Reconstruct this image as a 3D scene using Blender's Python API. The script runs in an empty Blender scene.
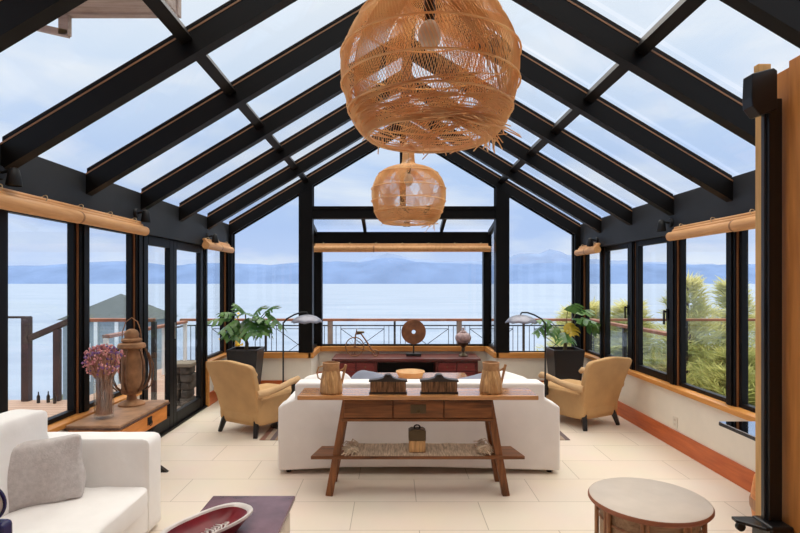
import bpy, bmesh, math, random
from mathutils import Vector, Matrix, noise

random.seed(7)
sc = bpy.context.scene
COL = sc.collection
PI = math.pi
R = math.radians

# ------------------------------------------------------------------ camera, sky, sun, exposure
cd = bpy.data.cameras.new('camera')
cd.lens = 24.0
cd.sensor_width = 36.0
cd.shift_x = 0.00875
cd.shift_y = 0.0205
cd.clip_start = 0.05
cd.clip_end = 30000
cam = bpy.data.objects.new('camera', cd)
cam.location = (0, 0, 1.6)
cam.rotation_euler = (R(90), 0, 0)
COL.objects.link(cam)
sc.camera = cam

sc.view_settings.view_transform = 'Standard'
sc.view_settings.look = 'None'
sc.view_settings.gamma = 1.0
sc.view_settings.use_curve_mapping = False
sc.view_settings.exposure = 0.07
sc.cycles.transparent_max_bounces = 40
sc.cycles.max_bounces = 10
sc.cycles.diffuse_bounces = 6
sc.cycles.glossy_bounces = 4

SKY_ZENITH = 3.4
SUN_POWER = 1.1

world = bpy.data.worlds.new('overcast_sky')
sc.world = world
world.use_nodes = True


def sky_nodes():
    nt = world.node_tree
    nt.nodes.clear()
    N = nt.nodes.new
    L = nt.links.new
    tc = N('ShaderNodeTexCoord')
    sep = N('ShaderNodeSeparateXYZ')
    L(tc.outputs['Generated'], sep.inputs[0])
    # colour by height above the horizon
    ramp = N('ShaderNodeValToRGB')
    e = ramp.color_ramp.elements
    e[0].position = 0.0
    e[0].color = (0.66, 0.76, 0.96, 1)
    e[1].position = 1.0
    e[1].color = (0.80, 0.86, 0.95, 1)
    for p, c in ((0.03, (0.57, 0.69, 0.95)), (0.10, (0.48, 0.62, 0.92)), (0.22, (0.54, 0.68, 0.93)),
                 (0.36, (0.70, 0.80, 0.94)), (0.48, (0.84, 0.89, 0.95))):
        k = e.new(p)
        k.color = (*c, 1)
    L(sep.outputs['Z'], ramp.inputs[0])
    # clouds
    mp = N('ShaderNodeMapping')
    mp.inputs['Scale'].default_value = (1.0, 1.0, 3.4)
    L(tc.outputs['Generated'], mp.inputs[0])
    no = N('ShaderNodeTexNoise')
    no.inputs['Scale'].default_value = 3.4
    no.inputs['Detail'].default_value = 6.0
    no.inputs['Roughness'].default_value = 0.52
    no.inputs['Distortion'].default_value = 0.35
    L(mp.outputs[0], no.inputs['Vector'])
    cr = N('ShaderNodeValToRGB')
    cr.color_ramp.elements[0].position = 0.46
    cr.color_ramp.elements[0].color = (0, 0, 0, 1)
    cr.color_ramp.elements[1].position = 0.72
    cr.color_ramp.elements[1].color = (1, 1, 1, 1)
    L(no.outputs['Fac'], cr.inputs[0])
    mx = N('ShaderNodeMixRGB')
    L(cr.outputs[0], mx.inputs[0])
    L(ramp.outputs[0], mx.inputs[1])
    mx.inputs[2].default_value = (0.86, 0.90, 0.96, 1)
    # an overcast sky is brightest overhead
    mr = N('ShaderNodeMapRange')
    mr.interpolation_type = 'SMOOTHSTEP'
    mr.inputs['From Min'].default_value = 0.50
    mr.inputs['From Max'].default_value = 0.85
    mr.inputs['To Min'].default_value = 1.0
    mr.inputs['To Max'].default_value = SKY_ZENITH
    L(sep.outputs['Z'], mr.inputs['Value'])
    # cloud overhead is a warmer white than the blue band above the sea
    mw = N('ShaderNodeMapRange')
    mw.inputs['From Min'].default_value = 0.50
    mw.inputs['From Max'].default_value = 0.70
    L(sep.outputs['Z'], mw.inputs['Value'])
    mz = N('ShaderNodeMixRGB')
    L(mw.outputs[0], mz.inputs[0])
    L(mx.outputs[0], mz.inputs[1])
    mz.inputs[2].default_value = (0.95, 0.885, 0.80, 1)
    bg = N('ShaderNodeBackground')
    L(mz.outputs[0], bg.inputs['Color'])
    L(mr.outputs[0], bg.inputs['Strength'])
    out = N('ShaderNodeOutputWorld')
    L(bg.outputs[0], out.inputs['Surface'])


sky_nodes()

sd = bpy.data.lights.new('sun', 'SUN')
sd.energy = SUN_POWER
sd.angle = R(70)
sd.color = (1.0, 0.91, 0.79)
sun = bpy.data.objects.new('sun', sd)
sun.rotation_euler = (R(-28), R(16), 0)
sun.location = (0, 0, 20)
COL.objects.link(sun)


# ------------------------------------------------------------------ helpers
class MB:
    """collects shapes, builds ONE mesh object"""

    def __init__(s):
        s.v = []
        s.f = []
        s.sm = []

    def add(s, vs, fs, smooth=False):
        o = len(s.v)
        s.v += [Vector(p) for p in vs]
        s.f += [tuple(i + o for i in f) for f in fs]
        s.sm += [smooth] * len(fs)
        return s

    def box(s, lo, hi, M=None):
        x0, y0, z0 = lo
        x1, y1, z1 = hi
        vs = [(x0, y0, z0), (x1, y0, z0), (x1, y1, z0), (x0, y1, z0), (x0, y0, z1), (x1, y0, z1), (x1, y1, z1), (x0, y1, z1)]
        if M is not None:
            vs = [M @ Vector(p) for p in vs]
        return s.add(vs, [(0, 3, 2, 1), (4, 5, 6, 7), (0, 1, 5, 4), (1, 2, 6, 5), (2, 3, 7, 6), (3, 0, 4, 7)])

    def cbox(s, c, d, rz=0):
        M = Matrix.Translation(c) @ Matrix.Rotation(rz, 4, 'Z')
        return s.box((-d[0] / 2, -d[1] / 2, -d[2] / 2), (d[0] / 2, d[1] / 2, d[2] / 2), M)

    def bar(s, a, b, w, h, up=(0, 0, 1), w2=None, h2=None):
        """box from a to b; w across, h along up"""
        a = Vector(a)
        b = Vector(b)
        d = (b - a).normalized()
        up = Vector(up)
        side = d.cross(up)
        if side.length < 1e-5:
            side = d.cross(Vector((0, 1, 0)))
        side.normalize()
        u = side.cross(d).normalized()
        w2 = w if w2 is None else w2
        h2 = h if h2 is None else h2
        vs = []
        for p, ww, hh in ((a, w, h), (b, w2, h2)):
            for i, j in ((-1, -1), (1, -1), (1, 1), (-1, 1)):
                vs.append(p + side * (i * ww / 2) + u * (j * hh / 2))
        return s.add(vs, [(0, 1, 2, 3), (7, 6, 5, 4), (0, 4, 5, 1), (1, 5, 6, 2), (2, 6, 7, 3), (3, 7, 4, 0)])

    def tube(s, pts, r, n=8, caps=True, closed=False):
        pts = [Vector(p) for p in pts]
        m = len(pts)
        rr = r if isinstance(r, (list, tuple)) else [r] * m
        t0 = (pts[1] - pts[0]).normalized()
        ref = Vector((0, 0, 1)) if abs(t0.z) < 0.9 else Vector((1, 0, 0))
        nrm = (ref - t0 * ref.dot(t0)).normalized()
        vs = []
        for i, p in enumerate(pts):
            if closed:
                t = pts[(i + 1) % m] - pts[i - 1]
            else:
                t = pts[min(i + 1, m - 1)] - pts[max(i - 1, 0)]
            t.normalize()
            nrm = nrm - t * nrm.dot(t)
            if nrm.length < 1e-6:
                nrm = t.orthogonal()
            nrm.normalize()
            bn = t.cross(nrm)
            for k in range(n):
                a = 2 * PI * k / n
                vs.append(p + (nrm * math.cos(a) + bn * math.sin(a)) * rr[i])
        fs = []
        for i in range(m if closed else m - 1):
            for k in range(n):
                a = i * n + k
                b = i * n + (k + 1) % n
                c = ((i + 1) % m) * n + (k + 1) % n
                d = ((i + 1) % m) * n + k
                fs.append((a, b, c, d))
        s.add(vs, fs, True)
        if caps and not closed:
            o = len(s.v) - m * n
            s.f.append(tuple(o + k for k in range(n))[::-1])
            s.f.append(tuple(o + (m - 1) * n + k for k in range(n)))
            s.sm += [False, False]
        return s

    def lathe(s, prof, c=(0, 0, 0), n=32, axis='Z', caps=True):
        """prof: list of (r, z)"""
        c = Vector(c)
        vs = []
        for r, z in prof:
            for k in range(n):
                a = 2 * PI * k / n
                if axis == 'Z':
                    p = (r * math.cos(a), r * math.sin(a), z)
                elif axis == 'Y':
                    p = (r * math.cos(a), -z, r * math.sin(a))
                else:
                    p = (z, r * math.cos(a), r * math.sin(a))
                vs.append(c + Vector(p))
        fs = []
        for i in range(len(prof) - 1):
            for k in range(n):
                fs.append((i * n + k, i * n + (k + 1) % n, (i + 1) * n + (k + 1) % n, (i + 1) * n + k))
        o = len(s.v)
        s.add(vs, fs, True)
        if caps:
            if prof[0][0] > 1e-4:
                s.f.append(tuple(o + k for k in range(n))[::-1])
                s.sm.append(False)
            if prof[-1][0] > 1e-4:
                s.f.append(tuple(o + (len(prof) - 1) * n + k for k in range(n)))
                s.sm.append(False)
        return s

    def prism(s, poly, a, b, axis='Y'):
        """polygon in the plane across axis, from a to b. axis Y: (x,z); X: (y,z); Z: (x,y)"""
        n = len(poly)

        def P(u, w, t):
            return {'Y': (u, t, w), 'X': (t, u, w), 'Z': (u, w, t)}[axis]
        vs = [P(u, w, a) for u, w in poly] + [P(u, w, b) for u, w in poly]
        fs = [tuple(range(n)), tuple(range(2 * n - 1, n - 1, -1))]
        for i in range(n):
            j = (i + 1) % n
            fs.append((i, n + i, n + j, j))
        return s.add(vs, fs)

    def ball(s, c, r, n=10, m=6):
        sx, sy, sz = r if isinstance(r, (tuple, list)) else (r, r, r)
        vs = [(c[0], c[1], c[2] - sz)]
        for i in range(1, m):
            t = PI * i / m - PI / 2
            for k in range(n):
                a = 2 * PI * k / n
                vs.append((c[0] + sx * math.cos(t) * math.cos(a), c[1] + sy * math.cos(t) * math.sin(a), c[2] + sz * math.sin(t)))
        vs.append((c[0], c[1], c[2] + sz))
        fs = []
        for k in range(n):
            fs.append((0, 1 + (k + 1) % n, 1 + k))
            fs.append((len(vs) - 1, 1 + (m - 2) * n + k, 1 + (m - 2) * n + (k + 1) % n))
        for i in range(m - 2):
            for k in range(n):
                a = 1 + i * n + k
                b = 1 + i * n + (k + 1) % n
                fs.append((a, b, b + n, a + n))
        return s.add(vs, fs, True)

    def soft(s, c, d, M=None, n=14, power=0.35, bulge=0.25, wrinkle=0.0, seed=0.0, pinch=0.0):
        """upholstered block: rounded box, bulging faces, optional wrinkles"""
        c = Vector(c)
        grid = {}
        vs = []
        fs = []

        def key(p):
            return tuple(round(q, 4) for q in p)

        def vert(p):
            k = key(p)
            if k in grid:
                return grid[k]
            x, y, z = p
            # rounded-box mapping
            q = Vector((x, y, z))
            r = power
            inner = Vector([max(-1 + r, min(1 - r, t)) for t in q])
            off = q - inner
            if off.length > 1e-6:
                q = inner + off.normalized() * r
            # faces bulge where they are free
            bx = (1 - q.y * q.y) * (1 - q.z * q.z)
            by = (1 - q.x * q.x) * (1 - q.z * q.z)
            bz = (1 - q.x * q.x) * (1 - q.y * q.y)
            w = Vector((q.x * (1 + bulge * bx * 0.3), q.y * (1 + bulge * by * 0.3), q.z * (1 + bulge * bz)))
            if pinch:
                e = max(abs(q.x), abs(q.y))
                w.x *= 1 - pinch * (1 - q.y * q.y)
                w.y *= 1 - pinch * (1 - q.x * q.x)
            P = Vector((w.x * d[0] / 2, w.y * d[1] / 2, w.z * d[2] / 2))
            if wrinkle:
                P += Vector((noise.noise(P * 7 + Vector((seed, 0, 0))), noise.noise(P * 7 + Vector((seed, 9, 0))),
                             noise.noise(Vector((P.x * 9, P.y * 4, P.z * 9)) + Vector((seed, 0, 5))))) * wrinkle
            if M is not None:
                P = M @ P
            grid[k] = len(vs)
            vs.append(c + P)
            return grid[k]
        rng = [-1 + 2 * i / n for i in range(n + 1)]
        for ax in range(3):
            for sg in (-1, 1):
                for i in range(n):
                    for j in range(n):
                        quad = []
                        for (u, w) in ((rng[i], rng[j]), (rng[i + 1], rng[j]), (rng[i + 1], rng[j + 1]), (rng[i], rng[j + 1])):
                            p = [0, 0, 0]
                            p[ax] = sg
                            p[(ax + 1) % 3] = u
                            p[(ax + 2) % 3] = w
                            quad.append(vert(p))
                        fs.append(tuple(quad if sg > 0 else quad[::-1]))
        return s.add(vs, fs, True)

    def xform(s, M):
        s.v = [M @ p for p in s.v]
        return s

    def build(s, name, mat, parent=None, bevel=0.0, seg=2, sharp=42):
        me = bpy.data.meshes.new(name)
        me.from_pydata([tuple(p) for p in s.v], [], s.f)
        me.polygons.foreach_set('use_smooth', s.sm)
        if any(s.sm):
            me.set_sharp_from_angle(angle=R(sharp))
        me.materials.append(mat)
        me.validate()
        me.update()
        o = bpy.data.objects.new(name, me)
        COL.objects.link(o)
        if parent is not None:
            o.parent = parent
        if bevel:
            b = o.modifiers.new('bevel', 'BEVEL')
            b.width = bevel
            b.segments = seg
            b.limit_method = 'ANGLE'
            b.angle_limit = R(40)
        return o


def tag(o, label=None, cat=None, group=None, kind=None):
    if label:
        o['label'] = label
    if cat:
        o['category'] = cat
    if group:
        o['group'] = group
    if kind:
        o['kind'] = kind
    return o


def thing(name, label, cat, loc=(0, 0, 0), rz=0, group=None, kind=None):
    o = bpy.data.objects.new(name, None)
    o.empty_display_size = 0.1
    COL.objects.link(o)
    o.location = loc
    o.rotation_euler = (0, 0, rz)
    return tag(o, label, cat, group, kind)


def dup(src, loc, rz=None, label=None, group=None, scale=None):
    def cp(o, parent):
        c = o.copy()
        COL.objects.link(c)
        if parent is not None:
            c.parent = parent
        for ch in list(kids(o)):
            cp(ch, c)
        return c

    def kids(o):
        return [x for x in ALLKIDS(o)]

    def ALLKIDS(o):
        return [x for x in COL.objects if x.parent == o]
    r = cp(src, None)
    r.location = loc
    if rz is not None:
        r.rotation_euler = (0, 0, rz)
    if scale is not None:
        r.scale = scale if isinstance(scale, (tuple, list)) else (scale,) * 3
    if label:
        r['label'] = label
    if group:
        r['group'] = group
    return r


# ------------------------------------------------------------------ materials
def new_mat(name):
    m = bpy.data.materials.new(name)
    m.use_nodes = True
    nt = m.node_tree
    b = nt.nodes['Principled BSDF']
    return m, nt, b


def plain(name, col, rough=0.5, metal=0.0, noise_amt=0.12, nscale=6.0, bump=0.0, bscale=60.0, spec=0.5, stretch=(1, 1, 1), coat=0.0):
    m, nt, b = new_mat(name)
    N = nt.nodes.new
    L = nt.links.new
    tc = N('ShaderNodeTexCoord')
    mp = N('ShaderNodeMapping')
    mp.inputs['Scale'].default_value = stretch
    L(tc.outputs['Object'], mp.inputs[0])
    no = N('ShaderNodeTexNoise')
    no.inputs['Scale'].default_value = nscale
    no.inputs['Detail'].default_value = 4
    L(mp.outputs[0], no.inputs['Vector'])
    cr = N('ShaderNodeValToRGB')
    cr.color_ramp.elements[0].position = 0.3
    cr.color_ramp.elements[1].position = 0.7
    cr.color_ramp.elements[0].color = (*[c * (1 - noise_amt) for c in col], 1)
    cr.color_ramp.elements[1].color = (*[min(1, c * (1 + noise_amt)) for c in col], 1)
    L(no.outputs['Fac'], cr.inputs[0])
    L(cr.outputs[0], b.inputs['Base Color'])
    b.inputs['Roughness'].default_value = rough
    b.inputs['Metallic'].default_value = metal
    b.inputs['Specular IOR Level'].default_value = spec
    b.inputs['Coat Weight'].default_value = coat
    if bump:
        n2 = N('ShaderNodeTexNoise')
        n2.inputs['Scale'].default_value = bscale
        n2.inputs['Detail'].default_value = 3
        L(mp.outputs[0], n2.inputs['Vector'])
        bp = N('ShaderNodeBump')
        bp.inputs['Strength'].default_value = bump
        bp.inputs['Distance'].default_value = 0.01
        L(n2.outputs['Fac'], bp.inputs['Height'])
        L(bp.outputs[0], b.inputs['Normal'])
    return m


def wood(name, dark, light, axis='X', rough=0.45, scale=1.0, spec=0.4, coat=0.0, ring=7.0):
    m, nt, b = new_mat(name)
    N = nt.nodes.new
    L = nt.links.new
    tc = N('ShaderNodeTexCoord')
    mp = N('ShaderNodeMapping')
    st = {'X': (0.9, 9, 9), 'Y': (9, 0.9, 9), 'Z': (9, 9, 0.9)}[axis]
    mp.inputs['Scale'].default_value = [q * scale for q in st]
    L(tc.outputs['Object'], mp.inputs[0])
    n1 = N('ShaderNodeTexNoise')
    n1.inputs['Scale'].default_value = 1.6
    n1.inputs['Detail'].default_value = 6
    n1.inputs['Roughness'].default_value = 0.6
    n1.inputs['Distortion'].default_value = 1.2
    L(mp.outputs[0], n1.inputs['Vector'])
    n2 = N('ShaderNodeTexNoise')
    n2.inputs['Scale'].default_value = ring
    n2.inputs['Detail'].default_value = 3
    L(mp.outputs[0], n2.inputs['Vector'])
    mx = N('ShaderNodeMath')
    mx.operation = 'MULTIPLY_ADD'
    mx.inputs[1].default_value = 0.35
    L(n2.outputs['Fac'], mx.inputs[0])
    ms = N('ShaderNodeMath')
    ms.operation = 'MULTIPLY'
    ms.inputs[1].default_value = 0.65
    L(n1.outputs['Fac'], ms.inputs[0])
    L(ms.outputs[0], mx.inputs[2])
    cr = N('ShaderNodeValToRGB')
    cr.color_ramp.elements[0].position = 0.36
    cr.color_ramp.elements[1].position = 0.64
    cr.color_ramp.elements[0].color = (*dark, 1)
    cr.color_ramp.elements[1].color = (*light, 1)
    L(mx.outputs[0], cr.inputs[0])
    L(cr.outputs[0], b.inputs['Base Color'])
    b.inputs['Roughness'].default_value = rough
    b.inputs['Specular IOR Level'].default_value = spec
    b.inputs['Coat Weight'].default_value = coat
    b.inputs['Coat Roughness'].default_value = 0.15
    bp = N('ShaderNodeBump')
    bp.inputs['Strength'].default_value = 0.15
    bp.inputs['Distance'].default_value = 0.004
    L(mx.outputs[0], bp.inputs['Height'])
    L(bp.outputs[0], b.inputs['Normal'])
    return m


def glass_mat(name, tint=(0.96, 0.98, 0.99), base=0.025, top=0.55):
    m, nt, b = new_mat(name)
    nt.nodes.remove(b)
    N = nt.nodes.new
    L = nt.links.new
    out = nt.nodes['Material Output']
    tr = N('ShaderNodeBsdfTransparent')
    tr.inputs[0].default_value = (*tint, 1)
    gl = N('ShaderNodeBsdfGlossy')
    gl.inputs['Roughness'].default_value = 0.0
    lw = N('ShaderNodeLayerWeight')
    lw.inputs['Blend'].default_value = 0.5
    pw = N('ShaderNodeMath')
    pw.operation = 'POWER'
    pw.inputs[1].default_value = 5.0
    L(lw.outputs['Facing'], pw.inputs[0])
    ma = N('ShaderNodeMath')
    ma.operation = 'MULTIPLY_ADD'
    ma.inputs[1].default_value = top
    ma.inputs[2].default_value = base
    L(pw.outputs[0], ma.inputs[0])
    mx = N('ShaderNodeMixShader')
    L(ma.outputs[0], mx.inputs[0])
    L(tr.outputs[0], mx.inputs[1])
    L(gl.outputs[0], mx.inputs[2])
    L(mx.outputs[0], out.inputs['Surface'])
    return m


def leaf_mat(name, c1, c2, trans=0.3, scale=3.0, rough=0.5):
    m, nt, b = new_mat(name)
    N = nt.nodes.new
    L = nt.links.new
    tc = N('ShaderNodeTexCoord')
    no = N('ShaderNodeTexNoise')
    no.inputs['Scale'].default_value = scale
    no.inputs['Detail'].default_value = 3
    L(tc.outputs['Object'], no.inputs['Vector'])
    cr = N('ShaderNodeValToRGB')
    cr.color_ramp.elements[0].position = 0.35
    cr.color_ramp.elements[1].position = 0.65
    cr.color_ramp.elements[0].color = (*c1, 1)
    cr.color_ramp.elements[1].color = (*c2, 1)
    L(no.outputs['Fac'], cr.inputs[0])
    L(cr.outputs[0], b.inputs['Base Color'])
    b.inputs['Roughness'].default_value = rough
    t = N('ShaderNodeBsdfTranslucent')
    L(cr.outputs[0], t.inputs[0])
    mx = N('ShaderNodeMixShader')
    mx.inputs[0].default_value = trans
    L(b.outputs[0], mx.inputs[1])
    L(t.outputs[0], mx.inputs[2])
    L(mx.outputs[0], nt.nodes['Material Output'].inputs['Surface'])
    return m


def tile_mat():
    m, nt, b = new_mat('cream_floor_tile')
    N = nt.nodes.new
    L = nt.links.new
    tc = N('ShaderNodeTexCoord')
    mp = N('ShaderNodeMapping')
    mp.inputs['Location'].default_value = (1.18, -0.30, 0)
    L(tc.outputs['Object'], mp.inputs[0])
    br = N('ShaderNodeTexBrick')
    br.offset = 0.5
    br.inputs['Scale'].default_value = 1.0
    br.inputs['Brick Width'].default_value = 0.9
    br.inputs['Row Height'].default_value = 0.45
    br.inputs['Mortar Size'].default_value = 0.0028
    br.inputs['Mortar Smooth'].default_value = 0.1
    br.inputs['Bias'].default_value = 0.0
    br.inputs['Color1'].default_value = (0.80, 0.70, 0.59, 1)
    br.inputs['Color2'].default_value = (0.775, 0.67, 0.555, 1)
    br.inputs['Mortar'].default_value = (0.46, 0.38, 0.29, 1)
    L(mp.outputs[0], br.inputs['Vector'])
    no = N('ShaderNodeTexNoise')
    no.inputs['Scale'].default_value = 2.2
    no.inputs['Detail'].default_value = 6
    L(tc.outputs['Object'], no.inputs['Vector'])
    mx = N('ShaderNodeMixRGB')
    mx.blend_type = 'MULTIPLY'
    mx.inputs[0].default_value = 0.12
    L(br.outputs['Color'], mx.inputs[1])
    L(no.outputs['Color'], mx.inputs[2])
    L(mx.outputs[0], b.inputs['Base Color'])
    b.inputs['Roughness'].default_value = 0.42
    b.inputs['Specular IOR Level'].default_value = 0.35
    bp = N('ShaderNodeBump')
    bp.inputs['Strength'].default_value = 0.3
    bp.inputs['Distance'].default_value = 0.003
    bp.invert = True
    L(br.outputs['Fac'], bp.inputs['Height'])
    L(bp.outputs[0], b.inputs['Normal'])
    return m


def plank_mat(name, c1, c2, gap, row=0.14, length=2.4, along='Y', rough=0.6):
    m, nt, b = new_mat(name)
    N = nt.nodes.new
    L = nt.links.new
    tc = N('ShaderNodeTexCoord')
    mp = N('ShaderNodeMapping')
    if along == 'Y':
        mp.inputs['Rotation'].default_value = (0, 0, R(90))
    L(tc.outputs['Object'], mp.inputs[0])
    br = N('ShaderNodeTexBrick')
    br.offset = 0.4
    br.inputs['Scale'].default_value = 1.0
    br.inputs['Brick Width'].default_value = length
    br.inputs['Row Height'].default_value = row
    br.inputs['Mortar Size'].default_value = 0.006
    br.inputs['Color1'].default_value = (*c1, 1)
    br.inputs['Color2'].default_value = (*c2, 1)
    br.inputs['Mortar'].default_value = (*gap, 1)
    L(mp.outputs[0], br.inputs['Vector'])
    L(br.outputs['Color'], b.inputs['Base Color'])
    b.inputs['Roughness'].default_value = rough
    return m


def stripe_mat(name, cols, axis='X', width=0.5, rough=0.9):
    m, nt, b = new_mat(name)
    N = nt.nodes.new
    L = nt.links.new
    tc = N('ShaderNodeTexCoord')
    sp = N('ShaderNodeSeparateXYZ')
    L(tc.outputs['Object'], sp.inputs[0])
    d = N('ShaderNodeMath')
    d.operation = 'DIVIDE'
    d.inputs[1].default_value = width
    L(sp.outputs[axis], d.inputs[0])
    fr = N('ShaderNodeMath')
    fr.operation = 'FRACT'
    L(d.outputs[0], fr.inputs[0])
    cr = N('ShaderNodeValToRGB')
    cr.color_ramp.interpolation = 'CONSTANT'
    e = cr.color_ramp.elements
    e[0].color = (*cols[0], 1)
    e[1].position = 1.0 / len(cols)
    e[1].color = (*cols[1], 1)
    for i in range(2, len(cols)):
        k = e.new(i / len(cols))
        k.color = (*cols[i], 1)
    L(fr.outputs[0], cr.inputs[0])
    L(cr.outputs[0], b.inputs['Base Color'])
    b.inputs['Roughness'].default_value = rough
    return m


M = {}
M['frame'] = plain('black_painted_metal', (0.0038, 0.0034, 0.0034), 0.45, noise_amt=0.1, spec=0.18)
M['plate'] = plain('dark_blue_grey_board', (0.0125, 0.0145, 0.019), 0.6, noise_amt=0.15)
M['glass'] = glass_mat('window_glass')
M['roofglass'] = glass_mat('roof_glass', (0.965, 0.98, 0.99), 0.015, 0.4)
M['sill'] = wood('orange_sill_wood', (0.50, 0.195, 0.045), (0.74, 0.34, 0.09), 'Y', 0.4, 0.6)
M['sillx'] = wood('orange_sill_wood_across', (0.50, 0.195, 0.045), (0.74, 0.34, 0.09), 'X', 0.4, 0.6)
M['base'] = wood('red_baseboard_wood', (0.40, 0.075, 0.016), (0.62, 0.15, 0.035), 'Y', 0.4, 0.6)
M['basex'] = wood('red_baseboard_wood_across', (0.40, 0.075, 0.016), (0.62, 0.15, 0.035), 'X', 0.4, 0.6)
M['strip'] = plain('brown_glazing_wood', (0.26, 0.13, 0.06), 0.55, noise_amt=0.2)
M['reveal'] = plain('brown_window_reveal', (0.30, 0.125, 0.045), 0.5, noise_amt=0.2)
M['wall'] = plain('cream_plaster', (0.80, 0.73, 0.62), 0.85, noise_amt=0.03, bump=0.08, bscale=90)
M['tile'] = tile_mat()
M['white'] = plain('white_cotton', (0.83, 0.79, 0.765), 0.9, noise_amt=0.03, bump=0.12, bscale=25, spec=0.2)
M['white2'] = plain('bright_white_cotton', (0.88, 0.86, 0.84), 0.9, noise_amt=0.03, bump=0.15, bscale=18, spec=0.2)
M['grey'] = plain('grey_linen', (0.54, 0.50, 0.485), 0.95, noise_amt=0.10, nscale=40, bump=0.25, bscale=120, spec=0.2)
M['bluegrey'] = plain('blue_grey_cotton', (0.27, 0.29, 0.36), 0.95, noise_amt=0.1, bump=0.1, spec=0.2)
M['suede'] = plain('tan_suede', (0.54, 0.325, 0.145), 0.8, noise_amt=0.09, nscale=5, bump=0.06, bscale=30, spec=0.25)
M['suedearm'] = plain('pale_tan_suede', (0.62, 0.40, 0.21), 0.75, noise_amt=0.06, spec=0.25)
M['darkleg'] = plain('black_stained_wood', (0.012, 0.010, 0.010), 0.35)
M['table'] = wood('worn_brown_table_wood', (0.075, 0.025, 0.008), (0.27, 0.098, 0.030), 'X', 0.42, 1.0)
M['tabletop'] = wood('honey_table_top_wood', (0.27, 0.115, 0.040), (0.58, 0.28, 0.105), 'X', 0.22, 0.8, spec=0.7, coat=0.5)
M['tablez'] = wood('worn_brown_leg_wood', (0.080, 0.026, 0.008), (0.27, 0.098, 0.030), 'Z', 0.45, 1.0)
M['mahog'] = wood('dark_red_mahogany', (0.055, 0.010, 0.010), (0.15, 0.026, 0.022), 'X', 0.3, 1.0, coat=0.25)
M['mahogd'] = wood('red_drawer_mahogany', (0.10, 0.014, 0.014), (0.22, 0.034, 0.03), 'X', 0.35, 1.0)
M['niche'] = plain('black_cabinet_inside', (0.008, 0.006, 0.006), 0.7)
M['brass'] = plain('dark_aged_brass', (0.16, 0.115, 0.05), 0.4, 0.8, nscale=20)
M['iron'] = plain('black_wrought_iron', (0.010, 0.010, 0.011), 0.5, 0.3)
M['lockplate'] = plain('blackened_lock_plate', (0.10, 0.070, 0.038), 0.45, 0.6)
M['jug'] = wood('pale_carved_jug_wood', (0.24, 0.105, 0.035), (0.70, 0.42, 0.18), 'Z', 0.55, 1.3)
M['jugrim'] = plain('brown_jug_rim', (0.40, 0.21, 0.09), 0.6, noise_amt=0.25, nscale=25)
M['bristle'] = plain('brown_bristle', (0.24, 0.125, 0.06), 0.9, noise_amt=0.75, nscale=14, stretch=(7, 1, 1), bump=0.8, bscale=40)
M['combframe'] = plain('black_brown_brush_wood', (0.022, 0.016, 0.014), 0.4)
M['runner'] = plain('beige_woven_runner', (0.40, 0.29, 0.20), 0.95, noise_amt=0.45, nscale=16, stretch=(6, 1, 1), bump=0.4)
M['fringe'] = plain('cream_fringe', (0.58, 0.46, 0.34), 0.95, noise_amt=0.3, nscale=40)
M['wicker'] = leaf_mat('orange_rattan', (0.88, 0.58, 0.29), (0.97, 0.76, 0.46), 0.40, 7.0, 0.55)
M['wickerlight'] = leaf_mat('honey_rattan', (0.86, 0.58, 0.28), (0.96, 0.74, 0.44), 0.45, 7.0, 0.55)
M['bamboo'] = wood('pale_bamboo_blind', (0.62, 0.30, 0.115), (0.78, 0.43, 0.19), 'Y', 0.5, 1.0)
M['bambood'] = plain('darker_bamboo_end', (0.36, 0.17, 0.07), 0.6)
M['cordm'] = plain('beige_cord', (0.55, 0.42, 0.26), 0.9)
M['planter'] = plain('black_planter', (0.013, 0.013, 0.015), 0.42)
M['soil'] = plain('red_brown_soil', (0.12, 0.05, 0.03), 0.95, noise_amt=0.5, nscale=40, bump=0.5)
M['monstera'] = leaf_mat('monstera_leaf', (0.035, 0.12, 0.03), (0.16, 0.31, 0.085), 0.25, 5.0, 0.3)
M['yellowleaf'] = leaf_mat('yellow_leaf', (0.55, 0.38, 0.03), (0.75, 0.55, 0.06), 0.3)
M['stem'] = plain('green_brown_stem', (0.17, 0.13, 0.06), 0.7)
M['lampshade'] = plain('silver_grey_shade', (0.27, 0.27, 0.32), 0.35, 0.35, noise_amt=0.1)
M['rust'] = plain('rusty_brown_metal', (0.33, 0.165, 0.075), 0.65, 0.35, noise_amt=0.35, nscale=12, bump=0.2, bscale=50)
M['rustd'] = plain('dark_rust_metal', (0.17, 0.08, 0.04), 0.65, 0.4, noise_amt=0.3, nscale=15)
M['chest'] = wood('orange_chest_wood', (0.48, 0.145, 0.025), (0.76, 0.28, 0.06), 'Y', 0.4, 0.8)
M['chesttop'] = plain('brown_leather_top', (0.36, 0.20, 0.11), 0.5, noise_amt=0.3, nscale=10, bump=0.1)
M['chestedge'] = plain('dark_leather_edge', (0.11, 0.055, 0.035), 0.6, noise_amt=0.5, nscale=50)
M['clear'] = glass_mat('vase_glass', (0.94, 0.95, 0.94), 0.05, 0.6)
M['twig'] = plain('dried_twigs', (0.46, 0.25, 0.17), 0.85, noise_amt=0.4)
M['pink'] = leaf_mat('pink_dried_flower', (0.62, 0.24, 0.27), (0.92, 0.52, 0.48), 0.3, 25.0, 0.9)
M['violet'] = leaf_mat('violet_dried_flower', (0.17, 0.09, 0.27), (0.40, 0.22, 0.44), 0.3, 25.0, 0.9)
M['drumtop'] = plain('grey_beige_drum_skin', (0.60, 0.52, 0.44), 0.42, noise_amt=0.06, nscale=7, bump=0.02)
M['drumrim'] = plain('red_brown_rim', (0.30, 0.10, 0.045), 0.5)
M['drumbody'] = wood('brown_drum_body', (0.24, 0.14, 0.075), (0.44, 0.28, 0.16), 'X', 0.6, 1.4)
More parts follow.
